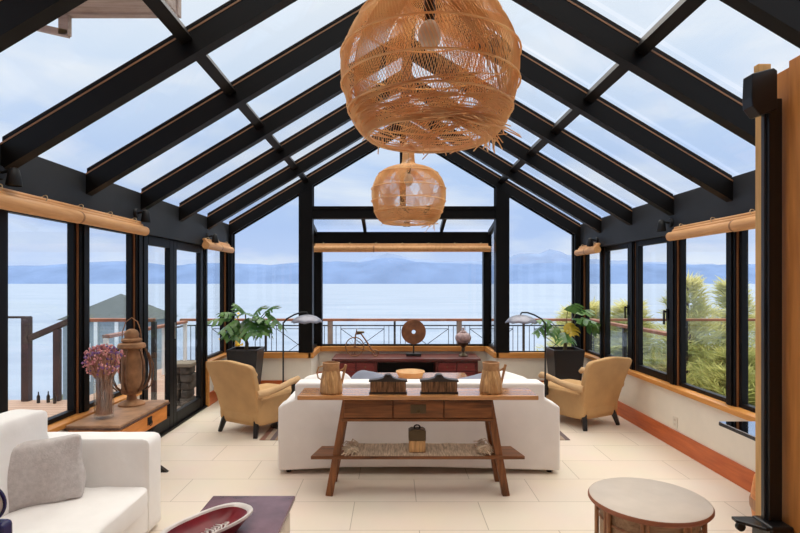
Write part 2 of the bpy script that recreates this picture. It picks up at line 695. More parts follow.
M['cane'] = wood('cane_pole', (0.28, 0.12, 0.06), (0.48, 0.25, 0.12), 'Z', 0.5, 1.0)
M['plum'] = plain('worn_plum_paint', (0.155, 0.070, 0.088), 0.24, noise_amt=0.5, nscale=5, bump=0.10, bscale=25, spec=0.9)
M['plumside'] = plain('dark_plum_edge', (0.06, 0.018, 0.025), 0.5, noise_amt=0.4)
M['cream'] = plain('cream_painted_wood', (0.62, 0.52, 0.42), 0.6, noise_amt=0.1)
M['bowlred'] = plain('deep_red_glaze', (0.17, 0.007, 0.014), 0.3, noise_amt=0.4, nscale=8, spec=0.35)
M['bowlrim'] = plain('white_glazed_rim', (0.72, 0.66, 0.62), 0.3, noise_amt=0.15, nscale=12)
M['gong'] = plain('brown_stone_disc', (0.20, 0.075, 0.030), 0.55, noise_amt=0.35, nscale=14)
M['urn'] = plain('mottled_pink_grey_stone', (0.40, 0.27, 0.26), 0.45, noise_amt=0.5, nscale=22)
M['copper'] = plain('copper_wire', (0.30, 0.15, 0.07), 0.45, 0.7)
M['panel'] = wood('orange_panel_wood', (0.42, 0.150, 0.034), (0.64, 0.26, 0.065), 'Z', 0.45, 0.5)
M['paneledge'] = wood('pale_panel_edge', (0.52, 0.28, 0.09), (0.74, 0.44, 0.17), 'Z', 0.5, 0.8)
M['blackplastic'] = plain('black_plastic', (0.008, 0.008, 0.009), 0.3, noise_amt=0.05)
M['blackgloss'] = plain('black_lacquer', (0.010, 0.011, 0.014), 0.03, noise_amt=0.05, spec=0.9)
M['blackgloss'] = plain('mirror_dark_glass', (0.50, 0.53, 0.58), 0.04, 1.0, noise_amt=0.02)
M['outlet'] = plain('white_outlet_plastic', (0.72, 0.66, 0.56), 0.4, noise_amt=0.02)
M['deck'] = plank_mat('brown_deck_planks', (0.40, 0.26, 0.19), (0.46, 0.31, 0.23), (0.12, 0.07, 0.05), 0.13, 3.0, 'X')
M['rail'] = plain('brown_handrail_wood', (0.24, 0.090, 0.046), 0.6, noise_amt=0.35, nscale=3, stretch=(1, 1, 1))
M['darkrail'] = plain('dark_brown_rail_wood', (0.040, 0.020, 0.017), 0.5, noise_amt=0.4, nscale=3)
M['postm'] = plain('grey_brown_post', (0.20, 0.16, 0.14), 0.7)
M['railiron'] = plain('grey_blue_iron', (0.05, 0.06, 0.08), 0.5, 0.4)
M['stone'] = plain('dark_fieldstone', (0.075, 0.062, 0.05), 0.9, noise_amt=0.6, nscale=9, bump=1.0, bscale=14)
M['stonecap'] = plain('pale_stone_cap', (0.24, 0.20, 0.15), 0.85, noise_amt=0.15)
M['shingle'] = plank_mat('grey_green_shingles', (0.060, 0.080, 0.085), (0.075, 0.095, 0.10), (0.04, 0.05, 0.055), 0.18, 0.4, 'X', 0.8)
M['whitepaint'] = plain('white_painted_wood', (0.74, 0.76, 0.76), 0.6, noise_amt=0.04)
M['bluewall'] = plain('pale_grey_blue_siding', (0.24, 0.29, 0.32), 0.7)
M['dwin'] = plain('dark_window', (0.03, 0.04, 0.05), 0.1)
M['eave'] = wood('weathered_eave_wood', (0.30, 0.22, 0.18), (0.48, 0.38, 0.33), 'X', 0.8, 0.6)
M['lawn'] = plain('lawn', (0.36, 0.37, 0.14), 0.95, noise_amt=0.5, nscale=3, bump=0.6, bscale=30)
M['earth'] = plain('hillside_scrub', (0.09, 0.11, 0.06), 0.95, noise_amt=0.5, nscale=0.8)
M['conifer'] = leaf_mat('yellow_green_needles', (0.44, 0.47, 0.20), (0.78, 0.74, 0.38), 0.55, 1.3, 0.8)
M['conifer2'] = leaf_mat('dark_green_needles', (0.22, 0.26, 0.08), (0.60, 0.58, 0.22), 0.5, 2.0, 0.8)
M['bark'] = plain('grey_brown_bark', (0.10, 0.07, 0.05), 0.9, noise_amt=0.4, nscale=20)
M['yflower'] = leaf_mat('yellow_blossom', (0.65, 0.42, 0.02), (0.85, 0.62, 0.05), 0.3, 9.0, 0.8)
M['mount'] = plain('haze_tinted_mountain', (0.165, 0.245, 0.43), 1.0, noise_amt=0.12, nscale=0.0016, spec=0.0)  # distance haze put into the base colour as blue
M['mount2'] = plain('pale_haze_tinted_mountain', (0.225, 0.30, 0.47), 1.0, noise_amt=0.10, nscale=0.0016, spec=0.0)  # farther range: paler haze, also put into the base colour
M['blueplastic'] = plain('dark_blue_enamel', (0.015, 0.014, 0.10), 0.25)
M['rug'] = stripe_mat('striped_wool_rug', [(0.30, 0.20, 0.13), (0.10, 0.05, 0.04), (0.42, 0.32, 0.22), (0.22, 0.10, 0.07), (0.36, 0.27, 0.20), (0.13, 0.09, 0.09)], 'X', 0.30)


def sea_mat():
    m, nt, b = new_mat('pale_sea_water')
    N = nt.nodes.new
    L = nt.links.new
    tc = N('ShaderNodeTexCoord')
    mp = N('ShaderNodeMapping')
    mp.inputs['Scale'].default_value = (0.012, 0.05, 0.03)
    L(tc.outputs['Object'], mp.inputs[0])
    no = N('ShaderNodeTexNoise')
    no.inputs['Scale'].default_value = 1.0
    no.inputs['Detail'].default_value = 8
    L(mp.outputs[0], no.inputs['Vector'])
    cr = N('ShaderNodeValToRGB')
    cr.color_ramp.elements[0].position = 0.35
    cr.color_ramp.elements[0].color = (0.205, 0.275, 0.395, 1)
    cr.color_ramp.elements[1].position = 0.7
    cr.color_ramp.elements[1].color = (0.275, 0.345, 0.46, 1)
    L(no.outputs['Fac'], cr.inputs[0])
    L(cr.outputs[0], b.inputs['Base Color'])
    b.inputs['Roughness'].default_value = 0.55
    bp = N('ShaderNodeBump')
    bp.inputs['Strength'].default_value = 0.3
    bp.inputs['Distance'].default_value = 2.0
    L(no.outputs['Fac'], bp.inputs['Height'])
    L(bp.outputs[0], b.inputs['Normal'])
    return m


M['sea'] = sea_mat()

# ------------------------------------------------------------------ the building
XL, XR = -2.40, 2.74           # inner faces of the side walls
XC = 0.145                     # ridge line
YB = 7.83                      # back wall
YR = -0.9                      # house wall behind the camera
SLOPE = 0.60
ZRIDGE = 3.82
GRID = [0.59 + 0.905 * k for k in range(9)]     # rafter lines
SILL = 0.55
DR = 0.17                      # the casement wall is set out a little farther along


def zu(x):
    return ZRIDGE - SLOPE * abs(x - XC)


_cnt = {'window': 0, 'trim': 0, 'door': 0}


def num(kind):
    _cnt[kind] += 1
    return f'{kind}_{_cnt[kind]}'


def struct(name, mb, mat, label, parent=None, bevel=0.0):
    o = mb.build(name, mat, parent, bevel)
    if parent is None:
        tag(o, label, None, None, 'structure')
    return o


# floor: room plus the bay
fl = MB()
fl.box((XL - 0.15, YR, -0.12), (XR + 0.15, YB, 0.0))
fl.box((-1.35, YB, -0.12), (1.66, 8.75, 0.0))
struct('floor', fl, M['tile'], 'cream tiled floor of the glass room')

# ---- side walls: low plaster walls, sills, baseboards
lw = MB().box((XL - 0.15, 6.93, 0), (XL, YB, SILL))
lw.box((XL - 0.15, YR, 0), (XL, 5.05, SILL))
struct('wall_left', lw, M['wall'], 'low cream plaster wall under the windows on the door side')
rw = MB().box((XR, YR, 0), (XR + 0.15, YB, SILL))
struct('wall_right', rw, M['wall'], 'low cream plaster wall under the long row of windows')
bw = MB().box((XL, YB, 0), (-1.2, YB + 0.15, SILL)).box((1.51, YB, 0), (XR, YB + 0.15, SILL))
bw.box((-1.35, YB + 0.15, 0), (-1.2, 8.61, SILL)).box((1.51, YB + 0.15, 0), (1.66, 8.61, SILL)).box((-1.35, 8.61, 0), (1.66, 8.75, SILL))
struct('wall_back', bw, M['wall'], 'low cream plaster wall stepping round the bay facing the sea')
# house wall behind the camera
hw = MB().box((XL - 1.2, YR - 0.2, 0), (XR + 0.6, YR, 4.6))
struct('wall_rear', hw, M['panel'], 'orange wooden house wall behind the glass room')

s = MB().box((XL - 0.12, 6.90, SILL), (XL + 0.035, YB, SILL + 0.035)).box((XL - 0.02, 6.885, 0), (XL + 0.02, 6.93, SILL + 0.035))
struct(num('trim'), s, M['sill'], 'orange wooden sill and end board between glass door and corner', bevel=0.004)
s = MB().box((XL - 0.12, YR, SILL), (XL + 0.035, 5.03, SILL + 0.035))
struct(num('trim'), s, M['sill'], 'orange wooden window sill behind the leather-topped chest', bevel=0.004)
s = MB().box((XR - 0.04, YR, SILL), (XR + 0.12, YB, SILL + 0.045))
struct(num('trim'), s, M['sill'], 'long orange wooden sill under the row of casement windows', bevel=0.004)
s = MB().box((XL + 0.035, YB - 0.035, SILL - 0.05), (-1.2, YB + 0.12, SILL + 0.03)).box((1.51, YB - 0.035, SILL - 0.05), (XR - 0.04, YB + 0.12, SILL + 0.03))
s.box((-1.24, YB - 0.035, SILL - 0.05), (-1.165, 8.61, SILL + 0.032)).box((1.475, YB - 0.035, SILL - 0.05), (1.55, 8.61, SILL + 0.032))
s.box((-1.165, 8.57, SILL - 0.05), (1.475, 8.70, SILL + 0.03))
struct(num('trim'), s, M['sillx'], 'orange wooden sill running round the bay window', bevel=0.004)
struct('baseboard_left', MB().box((XL, 6.90, 0), (XL + 0.018, YB, 0.17)), M['base'], 'red-brown baseboard beside the glass door', bevel=0.003)
struct('baseboard_right', MB().box((XR - 0.018, YR, 0), (XR, YB, 0.17)), M['base'], 'long red-brown baseboard under the casement windows', bevel=0.003)
bb = MB().box((XL + 0.018, YB - 0.018, 0), (-1.2, YB, 0.17)).box((1.51, YB - 0.018, 0), (XR - 0.018, YB, 0.17))
bb.box((-1.2, YB - 0.018, 0), (-1.182, 8.61, 0.17)).box((1.492, YB - 0.018, 0), (1.51, 8.61, 0.17)).box((-1.182, 8.592, 0), (1.492, 8.61, 0.17))
struct('baseboard_back', bb, M['basex'], 'red-brown baseboard along the sea side of the room', bevel=0.003)

# ---- eave boards
e = MB().box((XL - 0.15, YR, 2.09), (XL, YB, 2.455))
e.box((XL - 0.15, YR, 2.075), (XL + 0.012, YB, 2.10))
struct(num('trim'), e, M['plate'], 'dark eave board above the glass door wall')
e = MB().box((XR, YR, 2.09), (XR + 0.15, YB, 2.455))
e.box((XR - 0.012, YR, 2.075), (XR + 0.15, YB, 2.10))
struct(num('trim'), e, M['plate'], 'dark eave board above the casement windows')

# ---- rafters, one pair per line
RW = 0.085
for gi, y in enumerate(GRID):
    for sg in (-1, 1):
        xe = XL if sg < 0 else XR
        y = GRID[gi] + (0.13 if sg > 0 and gi < 8 else 0)
        a = Vector((XC, y, ZRIDGE + 0.0825))
        b = Vector((xe, y, zu(xe) + 0.0825))
        side = 'over the glass door wall' if sg < 0 else 'over the casement wall'
        place = ['', '', '', '', '', '', '', '', ''][gi]
        t = thing('roof_beam', f'black sloping rafter {side}, ' + ['behind the viewer', 'just overhead', 'second from the viewer', 'third from the viewer',
                  'fourth from the viewer', 'fifth from the viewer', 'next but one before the gable', 'last before the gable', 'in the gable itself'][gi], None, (0, 0, 0), 0, 'rafters', 'structure')
        # beam: a sheared box so its ends stand upright
        mb = MB()
        mb.prism([(a.x, a.z - 0.0825), (b.x, b.z - 0.0825), (b.x, b.z + 0.070), (a.x, a.z + 0.070)], y - RW / 2, y + RW / 2, 'Y')
        mb.build('beam', M['frame'], t)
        st = MB().prism([(a.x, a.z + 0.070), (b.x, b.z + 0.070), (b.x, b.z + 0.082), (a.x, a.z + 0.082)], y - RW / 2 - 0.003, y + RW / 2 + 0.003, 'Y')
        st.build('wood_strip', M['strip'], t)
        cp = MB().prism([(a.x, a.z + 0.082), (b.x, b.z + 0.082), (b.x, b.z + 0.122), (a.x, a.z + 0.122)], y - 0.030, y + 0.030, 'Y')
        cp.build('glazing_cap', M['frame'], t)
        if sg < 0 and gi < 8:
            pass
# ridge and purlins
rb = MB().box((XC - 0.05, YR, ZRIDGE - 0.03), (XC + 0.05, YB + 0.05, ZRIDGE + 0.24))
struct('roof_beam', rb, M['frame'], 'black ridge beam at the top of the glass roof')
for sg, w in ((-1, 'over the glass door wall'), (1, 'over the casement wall')):
    x = XC + (-1.43 if sg < 0 else 1.45)
    mb = MB()
    z = zu(x)
    mb.bar((x, YR, z + 0.155), (x, YB, z + 0.155), 0.075, 0.10, up=(sg * SLOPE, 0, 1))
    mb.bar((x + 0.038, YR, z + 0.15), (x + 0.038, YB, z + 0.15), 0.006, 0.03, up=(sg * SLOPE, 0, 1))
    struct('roof_beam', mb, M['frame'], f'black purlin crossing the rafters {w}')

# ---- roof panes: one window per bay, slope and tier
edges = [YR] + GRID
for gi in range(len(edges) - 1):
    y0, y1 = edges[gi], edges[gi + 1]
    for sg in (-1, 1):
        for tier in (0, 1):
            if tier == 0:
                xa, xb = XC + sg * 0.05, XC + sg * 1.405
            else:
                xa, xb = XC + sg * 1.475, (XL if sg < 0 else XR) + sg * 0.12
            za, zb = zu(xa) + 0.178, zu(xb) + 0.178
            w = MB().prism([(xa, za), (xb, zb), (xb, zb + 0.012), (xa, za + 0.012)], y0 + 0.030, y1 - 0.030, 'Y')
            if gi < 2:  # unseen boards added over the near bays to cut light from behind
                cb = MB().prism([(xa, za - 0.03), (xb, zb - 0.03), (xb, zb + 0.02), (xa, za + 0.02)], y0 + 0.024, y1 - 0.024, 'Y').build('ceiling', M['panel'])
                tag(cb, 'wooden ceiling boards added unseen behind the viewer to block roof light', None, 'ceiling boards', 'structure')
                continue
            o = w.build(num('window'), M['roofglass'])
            tag(o, f"{'upper' if tier == 0 else 'lower'} roof pane {'over the glass door wall' if sg < 0 else 'over the casement wall'}, "
                   f"bay {['behind the viewer', 'overhead', 'second', 'third', 'fourth', 'fifth', 'sixth', 'seventh', 'beside the gable'][gi]}", None, 'roof panes', 'structure')


# ---- posts on the side walls
def side_post(x, y, sg, label, z0=SILL + 0.035, w=0.12):
    t = thing('wall_pillar', label, None, (x, y, 0), 0, 'side posts', 'structure')
    MB().box((-0.05 if sg < 0 else -0.025, -w / 2, z0), (0.025 if sg < 0 else 0.05, w / 2, 2.09)).build('post', M['frame'], t, 0.004)
    # wooden stop on the camera side, grooved mullion face
    xo = (-0.045, 0.012) if sg < 0 else (-0.012, 0.045)
    MB().box((xo[0], -w / 2 - 0.007, z0), (xo[1], -w / 2, 2.085)).build('wood_stop', M['reveal'], t)
    MB().box((0.025 if sg < 0 else -0.037, -w / 4, z0), (0.037 if sg < 0 else -0.025, w / 4, 2.085)).build('cover_strip', M['frame'], t, 0.003)
    return t


for i, y in enumerate(GRID):
    nm = ['behind the viewer', 'beside the viewer', 'first in view', 'second', 'third', 'fourth', 'fifth', 'sixth', 'at the gable corner'][i]
    z0 = 0.0 if 5.0 < y < 7.0 else SILL + 0.035
    if not (5.9 < y < 6.1):
        side_post(XL - 0.055, y + (0.02 if y > 7 else 0), -1, f'black window post of the glass door wall, {nm}', z0, 0.13 if y < 7 else 0.10)
    side_post(XR + 0.055, y + (0.02 if y > 7 else DR), 1, f'black window post of the casement wall, {nm}', SILL + 0.045, 0.12)


def side_window(x, y0, y1, z0, z1, label, fw=0.045, sill_dark=True):
    t = thing(num('window'), label, None, (x, 0, 0), 0, 'side windows', 'structure')
    f = MB()
    d = 0.028
    f.box((-d, y0, z0), (d, y0 + fw, z1)).box((-d, y1 - fw, z0), (d, y1, z1))
    f.box((-d, y0 + fw, z0), (d, y1 - fw, z0 + fw)).box((-d, y0 + fw, z1 - fw), (d, y1 - fw, z1))
    f.build('window_frame', M['frame'], t, 0.004)
    MB().box((-0.006, y0 + fw - 0.005, z0 + fw - 0.005), (0.006, y1 - fw + 0.005, z1 - fw + 0.005)).build('glass', M['glass'], t)
    return t


for i, (y0, y1) in enumerate(zip([YR] + GRID[:-1], GRID)):
    a, b = y0 + 0.066, y1 - 0.066
    nm = ['behind the viewer', 'beside the viewer', 'first', 'second', 'near', 'above the chest', 'door', 'door', 'by the corner planter'][i]
    if i not in (6, 7):
        side_window(XL - 0.085, a, b, SILL + 0.035, 2.09, f'tall fixed window of the glass door wall, {nm}', 0.035)
    a += DR
    b += DR if i < 8 else 0
    if i in (6, 7):
        t = side_window(XR + 0.07, a, b, SILL + 0.045, 2.09, 'black casement window with handle, ' + ('nearer the viewer' if i == 6 else 'nearer the gable'), 0.075)
        h = MB().box((-0.042, b - 0.055, 1.22), (-0.03, b - 0.025, 1.34)).box((-0.07, b - 0.05, 1.30), (-0.042, b - 0.03, 1.32)).box((-0.075, b - 0.052, 1.18), (-0.062, b - 0.028, 1.325))
        h.xform(Matrix.Translation((0, -(b - a) + 0.085, 0))).build('handle', M['iron'], t, 0.003)
    else:
        nm2 = ['behind the viewer', 'beside the viewer', 'first', 'second', 'behind the wooden partition', 'beside the black shelf', '', '', 'by the corner planter'][i]
        side_window(XR + 0.085, a, b, SILL + 0.045, 2.09, f'tall fixed window of the casement wall, {nm2}', 0.035)

# ---- glass door: two leaves to the floor
for j, (a, b) in enumerate(((5.205, 5.905), (5.905, 6.83))):
    t = thing(num('door'), ['glass door leaf nearer the rusty lantern', 'glass door leaf nearer the corner planter'][j], None, (XL - 0.06, 0, 0), 0, 'glass door leaves', 'structure')
    f = MB()
    d = 0.03
    fw = 0.095
    f.box((-d, a, 0.02), (d, a + fw, 2.07)).box((-d, b - fw, 0.02), (d, b, 2.07)).box((-d, a + fw, 0.02), (d, b - fw, 0.15)).box((-d, a + fw, 1.98), (d, b - fw, 2.07))
    f.build('door_frame', M['frame'], t, 0.005)
    MB().box((-0.006, a + fw - 0.005, 0.145), (0.006, b - fw + 0.005, 1.985)).build('glass', M['glass'], t)
    if j == 1:
        h = MB().box((0.03, a + 0.02, 0.98), (0.038, a + 0.05, 1.16)).box((0.038, a + 0.028, 1.10), (0.075, a + 0.042, 1.115)).box((0.062, a + 0.028, 1.10), (0.078, a + 0.14, 1.118))
        h.build('handle', plain('steel_handle', (0.45, 0.45, 0.46), 0.3, 0.9), t, 0.003)
struct(num('trim'), MB().box((XL - 0.14, 5.05, -0.005), (XL + 0.005, 6.90, 0.02)), M['frame'], 'black threshold under the glass door')


# ---- gable: posts, beam, panes
def gpost(x0, x1, z0, label, y0=YB - 0.04, y1=YB + 0.12):
    mb = MB()
    mb.prism([(x0, z0), (x1, z0), (x1, zu(x1) + 0.02), (x0, zu(x0) + 0.02)], y0, y1, 'Y')
    struct('wall_pillar', mb, M['frame'], label)


gpost(-1.375, -1.18, SILL + 0.03, 'thick black gable post beside the bay, towards the glass door')
gpost(1.505, 1.70, SILL + 0.03, 'thick black gable post beside the bay, towards the casements')
gpost(XL, XL + 0.045, SILL + 0.03, 'black corner post of the gable at the glass door wall')
gpost(XR - 0.08, XR, SILL + 0.03, 'black corner post of the gable at the casement wall')
gm = MB().box((XC - 0.03, YB - 0.02, 2.71), (XC + 0.03, YB + 0.08, ZRIDGE))
struct('wall_pillar', gm, M['frame'], 'thin black mullion in the middle of the top gable window')
bm_ = MB().box((-1.18, YB - 0.03, 2.545), (1.505, YB + 0.12, 2.70)).box((-1.18, YB - 0.045, 2.68), (1.505, YB + 0.12, 2.715))
struct('wall_beam', bm_, M['frame'], 'black crossbeam over the mouth of the bay')


def gable_window(poly, label, y=YB + 0.04, fw=0.03):
    t = thing(num('window'), label, None, (0, 0, 0), 0, 'gable windows', 'structure')
    n = len(poly)
    f = MB()
    for i in range(n):
        p, q = poly[i], poly[(i + 1) % n]
        f.bar((p[0], y, p[1]), (q[0], y, q[1]), fw, fw * 1.2, up=(0, 1, 0))
    f.build('window_frame', M['frame'], t)
    MB().prism(poly, y - 0.006, y + 0.006, 'Y').build('glass', M['glass'], t)


gable_window([(XL + 0.045, SILL + 0.03), (-1.375, SILL + 0.03), (-1.375, zu(-1.375)), (XL + 0.045, zu(XL + 0.045))], 'sloping-topped gable window above the planter by the glass door')
gable_window([(1.70, SILL + 0.03), (XR - 0.08, SILL + 0.03), (XR - 0.08, zu(XR - 0.08)), (1.70, zu(1.70))], 'sloping-topped gable window above the planter by the casements')
gable_window([(-1.18, 2.715), (XC - 0.03, 2.715), (XC - 0.03, ZRIDGE - 0.02), (-1.18, zu(-1.18))], 'top gable window over the bay, glass door half')
gable_window([(XC + 0.03, 2.715), (1.505, 2.715), (1.505, zu(1.505)), (XC + 0.03, ZRIDGE - 0.02)], 'top gable window over the bay, casement half')

# ---- bay
for x, w in ((-1.21, 'towards the glass door'), (1.52, 'towards the casements')):
    struct('wall_pillar', MB().box((x - 0.065, 8.58, SILL + 0.03), (x + 0.065, 8.70, 2.42)), M['frame'], f'black corner post of the bay, {w}')
struct('wall_beam', MB().box((-1.275, 8.57, 2.20), (1.585, 8.71, 2.42)).box((-1.275, 8.56, 2.19), (1.585, 8.72, 2.21)), M['frame'], 'black header beam over the bay window')
for x, w in ((-1.25, 'towards the glass door'), (1.56, 'towards the casements')):
    mb = MB().bar((x, YB + 0.12, 2.53), (x, 8.58, 2.41), 0.06, 0.07)
    mb.bar((x, YB + 0.12, SILL + 0.05), (x, 8.58, SILL + 0.05), 0.06, 0.05)
    t = thing(num('window'), f'side window of the bay {w}', None, (0, 0, 0), 0, 'bay side windows', 'structure')
    mb.build('window_frame', M['frame'], t)
    MB().prism([(YB + 0.12, SILL + 0.06), (8.58, SILL + 0.06), (8.58, 2.40), (YB + 0.12, 2.52)], x - 0.006, x + 0.006, 'X').build('glass', M['glass'], t)
t = thing(num('window'), 'wide bay window looking straight out to sea', None, (0, 0, 0), 0, None, 'structure')
MB().box((-1.145, 8.62, SILL + 0.03), (1.455, 8.66, SILL + 0.06)).build('window_frame', M['frame'], t)
MB().box((-1.145, 8.635, SILL + 0.06), (1.455, 8.647, 2.20)).build('glass', M['glass'], t)
t = thing(num('window'), 'sloping glass roof of the bay in three panes', None, (0, 0, 0), 0, None, 'structure')
f = MB()
for x in (-0.45, 0.78):
    f.bar((x, YB + 0.1, 2.60), (x, 8.60, 2.45), 0.05, 0.07)
f.build('window_frame', M['frame'], t)
MB().prism([(YB + 0.12, 2.63), (8.72, 2.475), (8.72, 2.487), (YB + 0.12, 2.642)], -1.28, 1.59, 'X').build('glass', M['roofglass'], t)

# ---- wooden partition at the casement side, close to the viewer
PX = 2.13
t = thing('wall_partition', 'tall orange wooden panelled partition end beside the black stand', None, (0, 0, 0), 0, None, 'structure')
p = MB().box((PX, 2.2, 0), (PX + 0.05, 3.02, 2.76)).box((PX - 0.008, 2.2, 0), (PX + 0.058, 2.86, 2.79))
p.build('panel', M['panel'], t, 0.003)
MB().box((PX - 0.012, 3.02, 0), (PX + 0.062, 3.12, 2.755)).build('edge_board', M['paneledge'], t, 0.004)
fr = MB().box((PX - 0.03, 2.2, 0), (PX - 0.008, 2.72, 0.2)).box((PX - 0.03, 2.2, 2.45), (PX - 0.008, 2.72, 2.79)).box((PX - 0.03, 2.66, 0.2), (PX - 0.008, 2.72, 2.45))
fr.build('raised_frame', M['panel'], t, 0.004)

# ------------------------------------------------------------------ outside
sea = MB().add([(-30000, 12, -18), (30000, 12, -18), (30000, 15000, -18), (-30000, 15000, -18)], [(0, 1, 2, 3)])
tag(sea.build('sea', M['sea']), 'pale blue sea stretching to the mountains', None, None, 'structure')


def ridge(name, mat, y, pts, depth, label, seed):
    """a mountain range: ridge line through pts (x, height), foothills to both sides"""
    xs = [p[0] for p in pts]
    n = 160
    rows = 9
    vs = []
    for j in range(rows):
        v = -1 + 2 * j / (rows - 1)
        for i in range(n + 1):
            x = xs[0] + (xs[-1] - xs[0]) * i / n
            for a, b in zip(pts, pts[1:]):
                if a[0] <= x <= b[0]:
                    u = (x - a[0]) / (b[0] - a[0])
                    h = a[1] + (b[1] - a[1]) * u
                    break
            h += 36 * noise.noise(Vector((x * 0.0020, seed, 0))) + 18 * noise.noise(Vector((x * 0.006, seed, 3)))
            prof = max(0.0, 1 - abs(v)) ** 0.8
            hh = h * prof * (1 + 0.2 * noise.noise(Vector((x * 0.002, v * 2, seed))) * (1 if abs(v) > 0.05 else 0))
            vs.append((x, y + v * depth, -20 + max(0, hh)))
    fs = []
    for j in range(rows - 1):
        for i in range(n):
            a = j * (n + 1) + i
            fs.append((a, a + 1, a + n + 2, a + n + 1))
    o = MB().add(vs, fs, True).build(name, mat, sharp=180)
    return tag(o, label, None, None, 'structure')


def px(x, y, Y):
    return ((x - 393) / 533.33 * Y, 1.6 + (283.5 - y) / 533.33 * Y + 18)


Y1 = 12500
K = 1.5
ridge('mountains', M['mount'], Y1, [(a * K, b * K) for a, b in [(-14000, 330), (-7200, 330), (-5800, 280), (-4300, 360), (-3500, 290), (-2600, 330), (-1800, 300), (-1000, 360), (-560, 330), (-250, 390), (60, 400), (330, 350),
      (800, 330), (1250, 310), (1500, 300), (1800, 310), (2400, 330), (2900, 310), (3600, 320), (4800, 300), (14000, 320)]], 1400, 'haze-tinted blue mountain range across the water', 1.3)
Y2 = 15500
ridge('mountains', M['mount2'], Y2, [(a * K, b * K) for a, b in [(-9000, 100), (-2500, 200), (-800, 420), (-420, 520), (-80, 600), (250, 500), (900, 430), (1700, 430), (2150, 480), (2500, 600), (2780, 570), (3050, 670), (3400, 560), (3900, 470), (9000, 250)]], 1400, 'paler haze-tinted far peaks behind the blue range', 5.1)

# deck
d = MB().box((-4.6, 7.75, -0.16), (4.3, 11.2, -0.10)).box((-7.2, 1.2, -0.16), (XL - 0.17, 7.75, -0.10))
struct('outdoor_floor', d, M['deck'], 'brown plank deck outside the glass door')


def picket_railing(name, label, x0, x1, y, zt, zb):
    t = thing(name, label, 'railing')
    MB().box((x0, y - 0.06, zt - 0.05), (x1, y + 0.06, zt)).build('handrail', M['rail'], t, 0.008)
    MB().box((x0, y - 0.012, zt - 0.155), (x1, y + 0.012, zt - 0.13)).build('top_bar', M['railiron'], t)
    MB().box((x0, y - 0.012, zb + 0.08), (x1, y + 0.012, zb + 0.105)).build('bottom_bar', M['railiron'], t)
    span = 1.335
    n0 = -1.3 - 2.67 * math.ceil((-1.3 - x0) / 2.67)
    k = 0
    xx = n0
    iron = MB()
    while xx < x1 + 0.01:
        if xx >= x0 - 0.01:
            if k % 2 == 0:
                MB().box((xx - 0.05, y - 0.05, zb), (xx + 0.05, y + 0.05, zt - 0.05)).build('post', M['postm'], t)
            else:
                MB().box((xx - 0.022, y - 0.022, zb), (xx + 0.022, y + 0.022, zt - 0.05)).build('post', M['iron'], t)
        # infill between xx and xx+span
        a, b = xx + 0.06, xx + span - 0.06
        z0, z1 = zb + 0.1, zt - 0.15
        for q in (a + 0.06, a + 0.16, b - 0.16, b - 0.06):
            if x0 < q < x1:
                iron.box((q - 0.006, y - 0.006, z0), (q + 0.006, y + 0.006, z1))
        a2, b2 = a + 0.16, b - 0.16
        if a2 > x0 and b2 < x1:
            iron.bar((a2, y, z1 - 0.06), (b2, y, z1 - 0.06), 0.012, 0.012)
            iron.bar((a2, y, z1 - 0.06), (b2, y, z0), 0.012, 0.012)
            iron.bar((a2, y, z0), (b2, y, z1 - 0.06), 0.012, 0.012)
        xx += span
        k += 1
    iron.build('iron_infill', M['railiron'], t)
    return t


picket_railing('deck_railing', 'long deck railing with brown handrail and crossed iron bars, facing the sea', -4.4, 4.2, 11.05, 0.86, -0.10)


def glass_railing(name, label, pts, zt, zb, post_every=1.4, mat_post=None, panel=True):
    t = thing(name, label, 'railing')
    (xa, ya), (xb, yb) = pts
    L_ = math.hypot(xb - xa, yb - ya)
    MB().bar((xa, ya, zt - 0.025), (xb, yb, zt - 0.025), 0.12, 0.05).build('handrail', M['rail'], t, 0.008)
    n = max(1, round(L_ / post_every))
    for i in range(n + 1):
        u = i / n
        x, y = xa + (xb - xa) * u, ya + (yb - ya) * u
        MB().box((x - 0.03, y - 0.03, zb), (x + 0.03, y + 0.03, zt - 0.05)).build('post', mat_post or M['iron'], t)
    if panel:
        MB().bar((xa, ya, (zt + zb) / 2), (xb, yb, (zt + zb) / 2), 0.01, (zt - zb) * 0.7).build('glass_panel', M['glass'], t)
    return t


glass_railing('deck_railing', 'side railing with pale posts beyond the glass door', ((-4.25, 7.9), (-4.25, 10.9)), 0.83, -0.10, 1.0, M['whitepaint'])
glass_railing('deck_railing', 'glass-panelled side railing beyond the casement windows', ((4.05, 7.7), (4.05, 10.95)), 0.87, -0.10, 1.6)
glass_railing('deck_railing', 'short brown handrail before the grey-roofed cottage', ((-4.62, 7.7), (-3.45, 7.7)), 1.09, -0.10, 1.1)
glass_railing('deck_railing', 'glass-panelled railing in front of the conifers beyond the casements', ((4.35, 11.05), (9.5, 11.05)), 0.86, -0.85, 1.7)
# stair rail climbing from the dark post
t = thing('stair_railing', 'dark brown stair rail sloping between two posts on the deck', 'railing')
MB().bar((-5.25, 7.7, 0.80), (-4.62, 7.7, 1.07), 0.12, 0.075).build('handrail', M['darkrail'], t, 0.006)
MB().box((-5.33, 7.64, -0.10), (-5.23, 7.74, 1.11)).build('post', M['darkrail'], t)
MB().box((-4.88, 7.65, -0.10), (-4.80, 7.73, 0.94)).build('post', M['darkrail'], t)
MB().box((-5.9, 7.66, 1.09), (-5.23, 7.72, 1.12)).build('crossbar', M['darkrail'], t)

